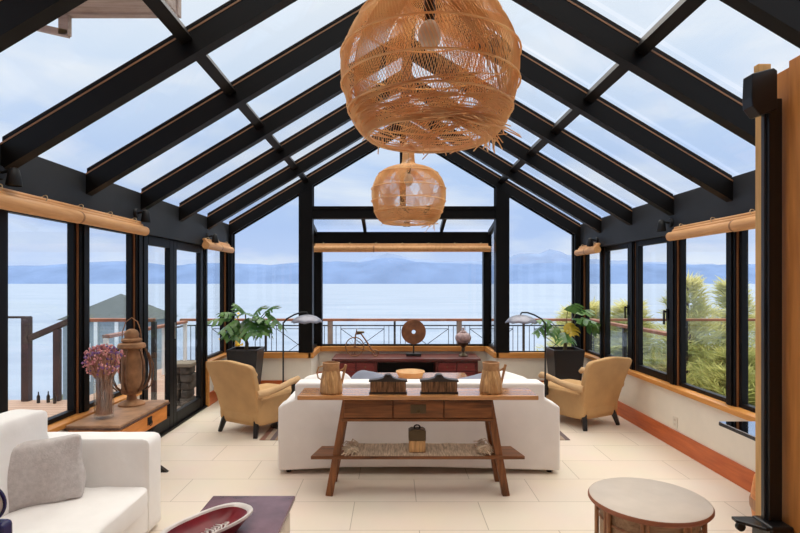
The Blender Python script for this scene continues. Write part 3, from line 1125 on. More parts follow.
# stone pillar
t = thing('stone_pillar', 'squat dark fieldstone pillar with pale cap outside the glass door', 'pillar', (-2.93, 7.45, -0.10))
sp = MB()
for i in range(5):
    for j in range(2):
        sp.soft(((-0.065 if j else 0.07) + random.uniform(-.01, .01), random.uniform(-.01, .01), 0.055 + i * 0.11), (0.15 + random.uniform(-.02, .03), 0.26, 0.125), n=6, power=0.45, bulge=0.1, wrinkle=0.015, seed=i * 3 + j)
sp.build('stonework', M['stone'], t)
MB().box((-0.17, -0.17, 0.545), (0.17, 0.17, 0.595)).build('cap', M['stonecap'], t, 0.01)

# a few bottles on the deck edge
bt = MB().lathe([(0.035, 0), (0.037, 0.02), (0.037, 0.15), (0.015, 0.20), (0.013, 0.26), (0.016, 0.265)], n=12)
first = None
for i, (x, y, lb) in enumerate(((-5.02, 7.55, 'dark bottle on the deck edge, nearest the sloping stair rail'), (-4.90, 7.58, 'dark bottle standing between two others on the deck edge'), (-4.77, 7.52, 'dark bottle on the deck edge, closest to the window post'))):
    if first is None:
        first = tag(bt.build('bottle', M['blackplastic']), lb, 'bottle', 'bottles on the deck')
        first.location = (x, y, -0.10)
        first.scale = (0.6, 0.6, 0.6)
    else:
        o = first.copy()
        COL.objects.link(o)
        o.location = (x, y, -0.10)
        o['label'] = lb

# cottage with pyramid roof below the deck
t = thing('cottage', 'cottage with grey pyramid roof below the deck', 'building', (-12.75, 25, -4.2))
t.scale = (0.50, 0.42, 1.0)
MB().add([(-4.3, -3.4, 4.15), (4.3, -3.4, 4.15), (4.3, 3.4, 4.15), (-4.3, 3.4, 4.15), (0, 0, 5.30)], [(0, 1, 4), (1, 2, 4), (2, 3, 4), (3, 0, 4), (3, 2, 1, 0)]).build('roof', M['shingle'], t)
MB().box((-3.9, -3.0, 0), (3.9, 3.0, 4.15)).build('wall', M['bluewall'], t)
for x in (-3.0, -0.9, 0.95, 3.0):
    MB().box((x - 0.16, -3.2, 0), (x + 0.16, -3.0, 4.15)).build('post', M['whitepaint'], t)
for x in (-1.95, 0.02, 1.97):
    w = MB().box((x - 0.55, -3.06, 1.4), (x + 0.55, -3.0, 3.1)).build('window', M['whitepaint'], t)
    MB().box((x - 0.42, -3.09, 1.55), (x + 0.42, -3.06, 2.95)).build('pane', M['dwin'], w)
sl = MB()
sl.add([(-14.5, 20.5, -6.5), (-5, 20.5, -4.2), (-5, 32, -4.2), (-17.5, 32, -4.3), (-17.5, 28, -4.3), (-16.8, 22, -4.3), (-5, 20.5, -18), (-16.8, 20.5, -18), (-17.5, 32, -18)],
       [(0, 1, 2, 3, 4, 5), (1, 0, 7, 6), (0, 5, 4, 3, 8, 7)])
struct('hillside_terrain', sl, M['earth'], 'dark scrubby slope under the grey-roofed cottage')

# lawn and slope beyond the casement wall
lawn = MB()
g = 14
for i in range(g + 1):
    for j in range(g + 1):
        x = 4.4 + (34 - 4.4) * i / g
        y = 1.0 + (22 - 1.0) * j / g
        z = -0.68 - max(0, (y - 13)) * 0.16 + 0.12 * noise.noise(Vector((x * 0.4, y * 0.4, 0)))
        lawn.v.append(Vector((x, y, z)))
for i in range(g):
    for j in range(g):
        a = i * (g + 1) + j
        lawn.f.append((a, a + g + 1, a + g + 2, a + 1))
        lawn.sm.append(True)
struct('lawn', lawn, M['lawn'], 'sunlit rough grass beyond the casement windows')


# conifers
def conifer_mesh(h, r, n_br, seed, droop=0.15, lift=0.45, spray=0.16):
    rnd = random.Random(seed)
    fo = MB()
    for i in range(n_br):
        u = (i + rnd.random()) / n_br
        z = h * (0.04 + 0.96 * u)
        rad = r * (1 - u) ** 0.8 * rnd.uniform(0.55, 1.3) + 0.06
        a = rnd.uniform(0, 2 * PI)
        dirv = Vector((math.cos(a), math.sin(a), 0))
        up = lift * rnd.uniform(0.6, 1.4)
        npt = max(4, int(rad / spray * 2.2))
        for k in range(npt):
            f = (k + 0.6) / npt
            c = Vector((0, 0, z)) + dirv * rad * f + Vector((0, 0, rad * f * up - droop * rad * f * f))
            for q in range(6):
                yaw = a + rnd.uniform(-1.3, 1.3)
                L_ = spray * rnd.uniform(0.6, 1.6) * (1.15 - 0.4 * f)
                dd = Vector((math.cos(yaw), math.sin(yaw), rnd.uniform(0.0, 1.0))).normalized()
                sd_ = dd.cross(Vector((rnd.uniform(-1, 1), rnd.uniform(-1, 1), 1))).normalized() * L_ * rnd.uniform(0.025, 0.055)
                p0 = c
                p1 = c + dd * L_ * 0.5
                p2 = c + dd * L_
                fo.add([p0, p1 + sd_, p2, p1 - sd_], [(0, 1, 2, 3)])
    tr = MB().tube([(0, 0, -0.1), (0.02, 0, h * 0.4), (0, 0.02, h * 0.8), (0, 0, h)], [r * 0.09, r * 0.07, r * 0.03, 0.01], 7)
    return fo, tr


def make_tree(h, r, n_br, seed, mat, label, loc, spray=0.16, **k):
    t = thing('conifer', label, 'tree', loc, 0, 'conifers beyond the casements')
    fo, tr = conifer_mesh(h, r, n_br, seed, spray=spray, **k)
    fo.build('foliage', mat, t)
    tr.build('trunk', M['bark'], t)
    return t


tA = make_tree(2.62, 0.95, 170, 11, M['conifer'], 'feathery yellow-green conifer, tallest in the window beside the black shelf', (6.75, 12.2, -1.0), 0.30)
tB = make_tree(2.45, 0.85, 150, 12, M['conifer'], 'feathery conifer half hidden by the post near the partition', (8.0, 12.6, -0.95), 0.30)
tC = make_tree(0.85, 0.8, 120, 13, M['conifer2'], 'low dark juniper on the grass, in the middle of the row', (6.1, 9.6, -0.9), 0.24, lift=0.75)
spots = [
    (tA, (5.9, 13.4, -1.1), 1.2, (1.15, 1.15, 0.80), 'yellow-green conifer left of the tallest one'),
    (tB, (6.5, 14.6, -1.3), 2.2, (1.15, 1.15, 0.92), 'conifer with thin top seen through the nearer casement'),
    (tA, (5.55, 14.9, -1.35), 3.0, (1.1, 1.1, 0.88), 'conifer seen through the middle of the nearer casement'),
    (tB, (5.75, 16.4, -1.6), 4.0, (1.15, 1.15, 0.98), 'conifer behind the handle of the farther casement'),
    (tA, (6.2, 18.5, -2.0), 5.0, (1.3, 1.3, 0.98), 'thin conifer seen through the farther casement'),
    (tB, (7.6, 14.0, -1.2), 0.7, (1.1, 1.1, 0.80), 'conifer behind the tallest one'),
    (tA, (9.4, 13.2, -1.1), 1.7, (1.1, 1.1, 0.75), 'broad conifer at the partition edge'),
    (tB, (6.7, 20.0, -2.2), 2.9, (1.3, 1.3, 1.0), 'farthest conifer, low beside the gable corner'),
]
for src, loc, rz, scl, lb in spots:
    dup(src, loc, rz, lb, scale=scl)
for i, (loc, rz, scl, lb) in enumerate((
        ((7.3, 9.9, -0.9), 1.0, (1.0, 1.0, 1.0), 'low dark juniper at the sill end towards the partition'),
        ((5.2, 10.2, -0.9), 2.0, (0.9, 0.9, 1.05), 'low dark juniper behind the nearer casement frame'),
        ((6.7, 10.4, -0.9), 3.0, (1.1, 1.1, 1.2), 'low dark juniper under the tallest conifer'),
        ((8.4, 9.9, -0.9), 4.4, (1.1, 1.1, 1.1), 'low dark juniper hidden partly by the partition edge'))):
    dup(tC, loc, rz, lb, scale=scl)

# yellow flowering shrub by the back corner of the deck
t = thing('flowering_shrub', 'yellow flowering shrub outside the corner behind the potted plant', 'shrub', (-2.82, 9.3, -0.10))
fo = MB()
rnd = random.Random(4)
for i in range(900):
    p = Vector((rnd.gauss(0, 0.07), rnd.gauss(0, 0.12), abs(rnd.gauss(0.55, 0.25))))
    d1 = Vector((rnd.uniform(-1, 1), rnd.uniform(-1, 1), rnd.uniform(-1, 1))).normalized() * 0.035
    d2 = d1.orthogonal().normalized() * 0.025
    fo.add([p - d1, p + d2, p + d1, p - d2], [(0, 1, 2, 3)])
fo.build('blossom', M['yflower'], t)
st = MB()
for i in range(7):
    a = i * 0.9
    st.tube([(0, 0, 0), (0.08 * math.cos(a), 0.08 * math.sin(a), 0.4), (0.2 * math.cos(a), 0.2 * math.sin(a), 0.85)], 0.008, 5)
st.build('stem', M['stem'], t)

# upper eave of the house seen through the roof glass
t = thing('house_eave', 'weathered wooden eave of the upper house seen through the roof glass', 'roof', (0, 0, 0))
MB().box((-3.05, YR + 0.02, 4.12), (-2.02, 5.0, 4.30)).build('eave_board', M['eave'], t)
MB().box((-3.10, 4.97, 4.10), (-2.0, 5.04, 4.34)).build('fascia', M['eave'], t)
MB().bar((-3.04, 5.0, 3.93), (-3.48, 5.0, 4.03), 0.06, 0.055).box((-3.12, 4.97, 3.92), (-3.03, 5.03, 4.14)).bar((-3.05, 5.0, 4.13), (-3.48, 5.0, 4.16), 0.06, 0.05).box((-3.48, YR + 0.02, 4.14), (-3.05, 5.0, 4.17)).build('bracket', M['eave'], t)

# ------------------------------------------------------------------ furniture: console table behind the sofa
t = thing('console_table', 'long worn wooden console table with splayed legs behind the white sofa', 'table', (0.185, 4.1, 0))
t.scale = (1, 1, 0.955)
MB().box((-0.895, -0.15, 0.765), (0.895, 0.15, 0.80)).build('table_top', M['tabletop'], t, 0.006)
MB().box((-0.56, -0.10, 0.60), (0.56, 0.12, 0.765)).build('apron', M['table'], t, 0.003)
for i, (a, b) in enumerate(((-0.55, -0.19), (-0.18, 0.19), (0.20, 0.555))):
    dr = MB().box((a, -0.116, 0.617), (b, -0.09, 0.757)).build('drawer', M['table'], t, 0.004)
    if i == 1:
        MB().box((-0.055, -0.122, 0.655), (0.062, -0.114, 0.725)).build('lock_plate', M['lockplate'], dr, 0.002)
        ring = MB().tube([(0.004 + 0.012 * math.cos(q * PI / 6), -0.127, 0.672 + 0.012 * math.sin(q * PI / 6)) for q in range(12)], 0.003, 6, closed=True)
        ring.build('ring_pull', M['brass'], dr)
MB().box((-0.57, -0.122, 0.592), (0.57, -0.085, 0.612)).build('rail', M['table'], t, 0.003)
for sx in (-1, 1):
    for y in (-0.075, 0.22):
        MB().bar((sx * 0.665, y, 0), (sx * 0.535, y if y < 0 else 0.12, 0.765), 0.06, 0.055, up=(1, 0, 0)).build('leg', M['tablez'], t, 0.004)
MB().prism([(-0.80, -0.12), (0.80, -0.12), (0.75, 0.13), (-0.75, 0.13)], 0.295, 0.322, 'Z').build('shelf', M['table'], t, 0.004)

# runner with fringe on the shelf
t = thing('woven_runner', 'beige woven runner with fringed ends lying on the console table shelf', 'runner', (0.185, 4.09, 0.308))
rn = MB()
n = 40
vs = []
for i in range(n + 1):
    x = -0.50 + 1.0 * i / n
    z = 0.003 + 0.006 * abs(noise.noise(Vector((x * 6, 0, 0))))
    vs += [(x, -0.115, z), (x, 0.09, z + 0.03 * (1 if 1 < i < n - 1 else 0.3)), (x, 0.09, 0), (x, -0.115, 0)]
fs = []
for i in range(n):
    a = i * 4
    for k in range(4):
        fs.append((a + k, a + (k + 1) % 4, a + 4 + (k + 1) % 4, a + 4 + k))
fs += [(3, 2, 1, 0), (n * 4, n * 4 + 1, n * 4 + 2, n * 4 + 3)]
rn.add(vs, fs).build('cloth', M['runner'], t)
for sx in (-1, 1):
    fr = MB()
    rnd = random.Random(3 + sx)
    for k in range(60):
        y = rnd.uniform(-0.115, 0.09)
        x0 = sx * rnd.uniform(0.44, 0.5)
        z0 = 0.015 + rnd.uniform(0, 0.04)
        l = rnd.uniform(0.03, 0.09)
        fr.tube([(x0, y, z0), (x0 + sx * l * 0.6, y + rnd.uniform(-.02, .01), z0 + rnd.uniform(0, .03)), (x0 + sx * l, y + rnd.uniform(-.04, 0.0), max(0.006, z0 - rnd.uniform(.0, .05)))], 0.0035, 5)
    fr.build('fringe', M['fringe'], t)

# wooden bell box on the shelf
t = thing('wooden_box', 'small wooden box with blackened metal top and ring, on the runner', 'box', (0.183, 4.06, 0.323))
MB().box((-0.062, -0.045, 0), (0.062, 0.045, 0.088)).build('body', M['jug'], t, 0.004)
MB().prism([(-0.065, 0.088), (0.065, 0.088), (0.065, 0.158), (0.045, 0.170), (-0.045, 0.170), (-0.065, 0.158)], -0.048, 0.048, 'Y').build('metal_top', M['lockplate'], t, 0.003)
MB().tube([(0.022 * math.cos(q * PI / 8), 0, 0.180 + 0.016 * math.sin(q * PI / 8)) for q in range(16)], 0.0055, 6, closed=True).build('ring', M['iron'], t)


# brushes on the table
def make_brush(loc, label):
    t = thing('brush_block', label, 'brush', loc, 0, 'brush blocks on the console table')
    MB().prism([(-0.142, 0.0), (0.142, 0.0), (0.142, 0.018), (-0.142, 0.018)], -0.032, 0.032, 'Y').build('base', M['combframe'], t, 0.003)
    br = MB().box((-0.134, -0.028, 0.018), (0.134, 0.028, 0.098))
    rnd = random.Random(5)
    for i in range(46):
        x = -0.13 + 0.26 * i / 45
        br.bar((x, -0.030, 0.018), (x + rnd.uniform(-.004, .004), -0.032, 0.096), 0.0035, 0.006, up=(0, 1, 0))
    br.build('bristles', M['bristle'], t)
    MB().prism([(-0.146, 0.092), (0.146, 0.092), (0.144, 0.106), (0.07, 0.114), (0.035, 0.124), (0.024, 0.142), (0.014, 0.149), (-0.014, 0.149), (-0.024, 0.142), (-0.035, 0.124), (-0.07, 0.114), (-0.144, 0.106)], -0.034, 0.034, 'Y').build('back', M['combframe'], t, 0.004)
    MB().box((-0.010, -0.036, 0.128), (0.010, 0.036, 0.140)).build('handle_slot', M['niche'], t)
    return t


b1 = make_brush((-0.037, 4.03, 0.764), 'dark bristle brush block with peaked back, beside the jug with two handles')
dup(b1, (0.348, 4.03, 0.764), 0, 'dark bristle brush block with peaked back, beside the jug without a loop handle')


# carved wooden jugs
def make_jug(loc, label, rz, loop):
    t = thing('wooden_jug', label, 'jug', loc, rz, 'carved jugs on the console table')
    n = 28
    prof = [(0.078, 0.0), (0.084, 0.01), (0.082, 0.05), (0.074, 0.11), (0.064, 0.16), (0.060, 0.178)]
    body = MB()
    vs = []
    N_ = 56
    lev = 16
    for i in range(lev + 1):
        z = 0.178 * i / lev
        for (r0, z0), (r1, z1) in zip(prof, prof[1:]):
            if z0 <= z <= z1 + 1e-6:
                r = r0 + (r1 - r0) * (z - z0) / (z1 - z0)
                break
        for k in range(N_):
            a = 2 * PI * k / N_
            f = 0.0034 * math.sin(a * 11 + z * 34)       # carved spiral flutes
            vs.append(((r + f) * math.cos(a), (r + f) * math.sin(a), z))
    fs = []
    for i in range(lev):
        for k in range(N_):
            fs.append((i * N_ + k, i * N_ + (k + 1) % N_, (i + 1) * N_ + (k + 1) % N_, (i + 1) * N_ + k))
    fs.append(tuple(range(N_))[::-1])
    body.add(vs, fs, True).build('body', M['jug'], t, sharp=70)
    MB().lathe([(0.061, 0.172), (0.064, 0.18), (0.062, 0.20), (0.066, 0.232), (0.060, 0.234), (0.055, 0.20), (0.054, 0.14), (0.0, 0.13)], n=28, caps=False).build('rim', M['jugrim'], t)
    MB().tube([(0.056, 0, 0.165), (0.085, 0, 0.178), (0.105, 0, 0.192)], 0.007, 7).tube([(0.078, 0, 0.07), (0.092, 0, 0.13), (0.112, 0, 0.215)], [0.010, 0.009, 0.011], 8).build('spout_handle', M['jugrim'], t)
    if loop:
        MB().tube([(-0.062, 0, 0.205), (-0.095, 0, 0.195), (-0.108, 0, 0.155), (-0.098, 0, 0.115), (-0.074, 0, 0.10)], 0.005, 7).build('loop_handle', M['jug'], t)
    return t


make_jug((-0.47, 4.05, 0.764), 'carved wooden jug with two handles on the console table, nearer the glass door', 0, True)
make_jug((0.745, 4.06, 0.764), 'carved wooden jug with single stick handle on the console table, nearer the casements', 0, False)

# ------------------------------------------------------------------ white sofa behind the table
t = thing('sofa', 'white slipcovered sofa with its back to the console table', 'sofa', (0.215, 4.45, 0))
back = MB()
outl = [(-1.175, 0.03), (-1.178, 0.30), (-1.175, 0.565), (-1.035, 0.635), (-1.035, 0.745), (-1.02, 0.765), (1.04, 0.765), (1.055, 0.745), (1.055, 0.635), (1.18, 0.565), (1.183, 0.30), (1.18, 0.03),
        (0.7, 0.045), (0.0, 0.062), (-0.6, 0.058)]
back.prism(outl, 0.0, 0.20, 'Y')
back.build('back', M['white'], t, 0.018, 3)
for sx, x0, x1 in ((-1, -1.175, -0.98), (1, 0.985, 1.18)):
    a = MB().soft(((x0 + x1) / 2, 0.56, 0.30), (x1 - x0, 0.80, 0.53), n=12, power=0.28, bulge=0.05, wrinkle=0.006, seed=sx)
    a.build('arm', M['white'], t)
MB().box((-0.98, 0.2, 0.08), (0.985, 0.92, 0.30)).build('base', M['white'], t, 0.01)
for i in range(3):
    x = -0.655 + i * 0.657
    MB().soft((x, 0.55, 0.375), (0.66, 0.74, 0.15), n=12, power=0.3, bulge=0.12, wrinkle=0.004, seed=i).build('seat_cushion', M['white2'], t)
for x in (-1.10, 1.11):
    for y in (0.08, 0.9):
        MB().lathe([(0.022, 0), (0.028, 0.04), (0.028, 0.085)], (x, y, 0), 10).build('foot', M['darkleg'], t)


def cushion(loc, size, rot, mat, label, seed, group=None, wr=0.012, pw=0.5, pn=0.07):
    Mx = Matrix.Rotation(rot[2], 4, 'Z') @ Matrix.Rotation(rot[1], 4, 'Y') @ Matrix.Rotation(rot[0], 4, 'X')
    o = MB().soft((0, 0, 0), size, Mx, n=24, power=pw, bulge=0.55, wrinkle=wr, seed=seed, pinch=pn).build('cushion', mat, None, sharp=180)
    o.location = loc
    return tag(o, label, 'cushion', group)


cushion((-0.60, 4.84, 0.56), (0.46, 0.42, 0.15), (R(72), R(-8), R(10)), M['white2'], 'white cushion peeking over the sofa back behind the two-handled jug', 1.0, 'sofa cushions')
cushion((-0.20, 4.87, 0.545), (0.46, 0.44, 0.14), (R(66), R(14), R(-12)), M['bluegrey'], 'blue-grey cushion between the two-handled jug and a brush', 2.0, 'sofa cushions')
cushion((0.80, 4.89, 0.535), (0.48, 0.42, 0.14), (R(66), R(-10), R(12)), M['bluegrey'], 'blue-grey cushion behind the single-handled jug', 3.0, 'sofa cushions')
cushion((1.02, 4.84, 0.56), (0.44, 0.42, 0.15), (R(72), R(12), R(-10)), M['white2'], 'white cushion peeking over the sofa back beside the umbrella lamp', 4.0, 'sofa cushions')

# ------------------------------------------------------------------ sideboard in the bay
t = thing('sideboard', 'long dark red sideboard with small drawers in the bay', 'sideboard', (0.2, 8.27, 0))
t.scale = (1, 1, 0.92)
c = MB()
c.box((-1.08, -0.24, 0.04), (-1.05, 0.26, 0.47)).box((1.05, -0.24, 0.04), (1.08, 0.26, 0.47))
c.box((-1.05, 0.24, 0.04), (1.05, 0.26, 0.47)).box((-1.05, -0.24, 0.04), (1.05, 0.24, 0.07)).box((-1.05, -0.24, 0.44), (1.05, 0.24, 0.47))
c.box((-0.47, -0.24, 0.07), (-0.44, 0.24, 0.44)).box((0.44, -0.24, 0.07), (0.47, 0.24, 0.44))
c.box((-1.05, -0.235, 0.07), (-0.47, 0.24, 0.44)).box((0.47, -0.235, 0.07), (1.05, 0.24, 0.44))
c.build('carcass', M['mahog'], t, 0.003)
MB().box((-1.12, -0.28, 0.47), (1.12, 0.28, 0.505)).build('top', M['mahog'], t, 0.008)
MB().box((-0.44, 0.20, 0.07), (0.44, 0.238, 0.44)).build('niche_back', M['niche'], t)
for sx in (-1, 1):
    for i in range(2):
        x0 = sx * (0.615 + i * 0.285) - 0.13
        for j, (za, zb) in enumerate(((0.30, 0.43), (0.19, 0.29), (0.08, 0.18))):
            dr = MB().box((x0, -0.252, za), (x0 + 0.26, -0.23, zb)).build('drawer', M['mahogd'], t, 0.004)
            MB().ball((x0 + 0.13, -0.262, (za + zb) / 2), 0.011, 8, 6).build('knob', M['brass'], dr)
for x in (-1.04, 1.04):
    for y in (-0.2, 0.22):
        MB().lathe([(0.02, 0), (0.03, 0.02), (0.022, 0.04)], (x, y, 0), 10).build('foot', M['mahog'], t)

# stone disc on stand
t = thing('stone_disc', 'brown pierced stone disc on a dark block, centred on the sideboard', 'ornament', (0.32, 8.28, 0.465))
MB().box((-0.115, -0.05, 0), (0.115, 0.05, 0.045)).build('stand', M['darkleg'], t, 0.004)
MB().box((-0.012, -0.018, 0.045), (0.012, 0.018, 0.20)).build('stem', M['darkleg'], t)
ds = MB()
pr = [(0.032, -0.022), (0.19, -0.018), (0.19, 0.018), (0.032, 0.022), (0.032, -0.022)]
ds.lathe(pr, (0, 0, 0.375), 40, 'Y', caps=False).build('disc', M['gong'], t)

# stone urn
t = thing('stone_urn', 'mottled lidded stone urn on a narrow foot, at the sideboard end', 'urn', (1.09, 8.28, 0.465))
MB().lathe([(0.0, 0.16), (0.02, 0.165), (0.07, 0.19), (0.115, 0.24), (0.126, 0.285), (0.115, 0.325), (0.08, 0.355), (0.045, 0.37), (0.0, 0.372)], n=26, caps=False).build('bowl', M['urn'], t)
MB().lathe([(0.075, 0.0), (0.075, 0.015), (0.05, 0.03), (0.022, 0.06), (0.028, 0.10), (0.022, 0.13), (0.05, 0.165), (0.10, 0.21)], n=22).build('foot', M['lockplate'], t)
MB().lathe([(0.05, 0.366), (0.055, 0.38), (0.03, 0.395), (0.012, 0.41), (0.02, 0.43), (0.0, 0.45)], n=18, caps=False).build('lid', M['urn'], t)

# wire bicycle ornament
t = thing('wire_bicycle', 'small wire high-wheel bicycle ornament on the sideboard', 'ornament', (-0.59, 8.22, 0.465))
t.scale = (1.08, 1.08, 1.12)


def ring(cx, cz, r, w, y=0.0):
    return [(cx + r * math.cos(q * 2 * PI / 28), y, cz + r * math.sin(q * 2 * PI / 28)) for q in range(28)]


w1 = MB().tube(ring(0, 0.135, 0.130, 0), 0.007, 6, closed=True).build('wheel', M['copper'], t)
wl = MB()
for k in range(8):
    a = k * PI / 8
    wl.tube([(0.128 * math.cos(a), 0, 0.135 + 0.128 * math.sin(a)), (-0.128 * math.cos(a), 0, 0.135 - 0.128 * math.sin(a))], 0.0018, 4)
wl.build('spokes', M['copper'], w1)
w1 = MB().tube(ring(0.295, 0.047, 0.042, 0), 0.007, 6, closed=True).build('wheel', M['copper'], t)
wl = MB()
for k in range(3):
    a = k * PI / 3
    wl.tube([(0.042 * math.cos(a), 0, 0.047 + 0.042 * math.sin(a)), (-0.042 * math.cos(a), 0, 0.047 - 0.042 * math.sin(a))], 0.002, 4)
wl.build('spokes', M['copper'], w1)
f = MB().tube([(0, 0.012, 0.135), (0.01, 0.012, 0.29), (0.03, 0, 0.355)], 0.010, 6)
f.tube([(0.01, 0, 0.31), (0.09, 0, 0.315), (0.16, 0, 0.22), (0.24, 0, 0.10), (0.295, 0, 0.047)], 0.011, 6)
f.tube([(0, 0, 0.135), (0.12, 0, 0.10), (0.295, 0, 0.047)], 0.006, 6)
f.build('frame', M['copper'], t)
MB().soft((0.085, 0, 0.335), (0.10, 0.05, 0.025), n=6).build('saddle', M['brass'], t)
MB().tube([(0.03, -0.07, 0.375), (0.03, 0, 0.36), (0.03, 0.07, 0.375)], 0.005, 6).build('handlebar', M['copper'], t)

# baskets in the niche are too dark to tell; coffee table between sofa and sideboard
t = thing('coffee_table', 'pale wooden coffee table between the white sofa and the sideboard', 'table', (0.35, 6.75, 0.009))
MB().box((-0.6, -0.34, 0.36), (0.6, 0.34, 0.40)).build('table_top', M['tabletop'], t, 0.006)
for x in (-0.54, 0.54):
    for y in (-0.28, 0.28):
        MB().box((x - 0.035, y - 0.035, 0), (x + 0.035, y + 0.035, 0.36)).build('leg', M['tablez'], t, 0.004)
MB().box((-0.52, -0.26, 0.30), (0.52, 0.26, 0.36)).build('apron', M['table'], t)
t = thing('basket', 'shallow orange wicker basket standing on the coffee table', 'basket', (0.22, 6.75, 0.409))
MB().lathe([(0.12, 0), (0.15, 0.005), (0.17, 0.05), (0.18, 0.07), (0.17, 0.07), (0.155, 0.05), (0.13, 0.012), (0.0, 0.01)], n=28, caps=False).build('bowl', M['wicker'], t)
MB().tube(ring(0, 0, 0.177, 0), 0.008, 6, closed=True).xform(Matrix.Translation((0, 0, 0.07)) @ Matrix.Rotation(R(90), 4, 'X')).build('rim', M['wickerlight'], t)

# rug
o = MB().box((-1.36, 5.42, 0.0), (1.80, 7.55, 0.008)).build('rug', M['rug'])
tag(o, 'striped wool rug under the pale coffee table and floor lamps', 'rug')


# ------------------------------------------------------------------ armchairs
def make_armchair(loc, rz, label, z=0.0):
    t = thing('armchair', label, 'armchair', loc, rz, 'tan suede armchairs')
    # seat
    MB().soft((0, 0.05, 0.265), (0.54, 0.70, 0.31), n=12, power=0.25, bulge=0.1).build('seat', M['suede'], t)
    # backrest: reclined slab with camel-back top
    n, m_ = 16, 14
    front = []
    rear = []
    for j in range(m_ + 1):
        v = j / m_
        for i in range(n + 1):
            u = -1 + 2 * i / n
            hw = 0.262 + 0.085 * v ** 0.9 - (0.008 if v > 0.97 else 0)
            top = 0.79 + 0.016 * math.cos(u * PI) * (1 if abs(u) < 1 else 1) - 0.03 * max(0, abs(u) - 0.85) / 0.15
            z = 0.105 + (top - 0.105) * v
            x = u * hw
            yb = -0.285 - 0.215 * v ** 1.3 + 0.045 * abs(u) ** 2.5 * v
            th = 0.135 * (1 - 0.25 * v) * (1 - 0.25 * abs(u) ** 6)
            rear.append((x, yb, z))
            front.append((x * 0.96, yb + th, z - 0.01 * v))
    w = n + 1
    nv = len(rear)
    fs = []
    for j in range(m_):
        for i in range(n):
            a = j * w + i
            fs.append((a, a + 1, a + w + 1, a + w))
            fs.append((nv + a + 1, nv + a, nv + a + w, nv + a + w + 1))
    for j in range(m_):
        a = j * w
        fs.append((a, a + w, nv + a + w, nv + a))
        a = j * w + n
        fs.append((a + w, a, nv + a, nv + a + w))
    for i in range(n):
        fs.append((i + 1, i, nv + i, nv + i + 1))
        a = m_ * w + i
        fs.append((a, a + 1, nv + a + 1, nv + a))
    MB().add(rear + front, fs, True).build('backrest', M['suede'], t, 0.02, 3, sharp=60)
    # side skirts under the arms
    for sx in (-1, 1):
        MB().soft((sx * 0.255, 0.03, 0.25), (0.065, 0.66, 0.27), n=8, power=0.35, bulge=0.1).build('side_panel', M['suede'], t)
        x = sx * 0.335
        MB().tube([(sx * 0.30, -0.33, 0.455), (x, -0.22, 0.465), (x + sx * 0.01, -0.02, 0.49), (x + sx * 0.01, 0.15, 0.525), (x, 0.25, 0.53), (x, 0.28, 0.505)],
                  [0.042, 0.040, 0.034, 0.034, 0.038, 0.026], 10).build('arm', M['suedearm'], t)
        ap = [(0.020, 0), (0.026, 0.02), (0.018, 0.05), (0.030, 0.08), (0.020, 0.11), (0.026, 0.15), (0.018, 0.20)]
        MB().lathe(ap, (sx * 0.318, 0.20, 0.30), 12).build('arm_post', M['darkleg'], t)
        MB().bar((sx * 0.25, 0.30, 0.16), (sx * 0.26, 0.33, 0), 0.05, 0.05, w2=0.034, h2=0.034).build('leg', M['darkleg'], t)
        MB().bar((sx * 0.235, -0.27, 0.16), (sx * 0.265, -0.32, 0), 0.055, 0.055, w2=0.038, h2=0.038).build('leg', M['darkleg'], t)
    return t


ch = make_armchair((-1.475, 5.885, 0.0), R(-31), 'tan suede armchair beside the glass door and corner planter')
dup(ch, (2.15, 6.16, 0.0), R(29), 'tan suede armchair beside the casement windows')

# ------------------------------------------------------------------ floor lamps with umbrella shades
def make_lamp(loc, label, sx):
    t = thing('floor_lamp', label, 'lamp', loc, 0, 'umbrella floor lamps')
    MB().lathe([(0.14, 0), (0.14, 0.012), (0.03, 0.02), (0.012, 0.03)], n=24).build('base', M['iron'], t)
    MB().tube([(0, 0, 0.02), (0, 0, 1.15)], 0.009, 8).build('pole', M['iron'], t)
    MB().tube([(0, 0, 1.14), (sx * 0.04, 0, 1.19), (sx * 0.12, 0, 1.235), (sx * 0.20, 0, 1.262), (sx * 0.26, 0, 1.262), (sx * 0.275, 0, 1.24)], 0.009, 8).build('arm', M['iron'], t)
    sh = MB()
    n = 8
    vs = [(0, 0, 0.0)]
    rr = [(0.05, -0.010), (0.11, -0.030), (0.152, -0.058), (0.180, -0.092)]
    sub = 6
    for r, z in rr:
        for k in range(n * sub):
            a = 2 * PI * k / (n * sub)
            q = abs(((k % sub) / sub) - 0.5) * 2
            f = 1 - 0.06 * (1 - q) * (r / 0.180)
            vs.append((r * f * math.cos(a), r * f * math.sin(a), z + 0.012 * (1 - q) * (r / 0.180)))
    N_ = n * sub
    fs = [(0, 1 + k, 1 + (k + 1) % N_) for k in range(N_)]
    for i in range(len(rr) - 1):
        for k in range(N_):
            a = 1 + i * N_
            fs.append((a + k, a + N_ + k, a + N_ + (k + 1) % N_, a + (k + 1) % N_))
    o = sh.add(vs, fs, True).xform(Matrix.Translation((sx * 0.265, 0, 1.24))).build('lamp_shade', M['lampshade'], t)
    so = o.modifiers.new('solid', 'SOLIDIFY')
    so.thickness = 0.004
    MB().ball((sx * 0.265, 0, 1.195), 0.03, 10, 8).build('bulb', M['outlet'], t)
    return t


make_lamp((-1.225, 5.95, 0.009), 'slim black floor lamp with grey umbrella shade beside the armchair by the glass door', 1)
make_lamp((1.69, 5.92, 0.009), 'slim black floor lamp with grey umbrella shade beside the armchair by the casements', -1)


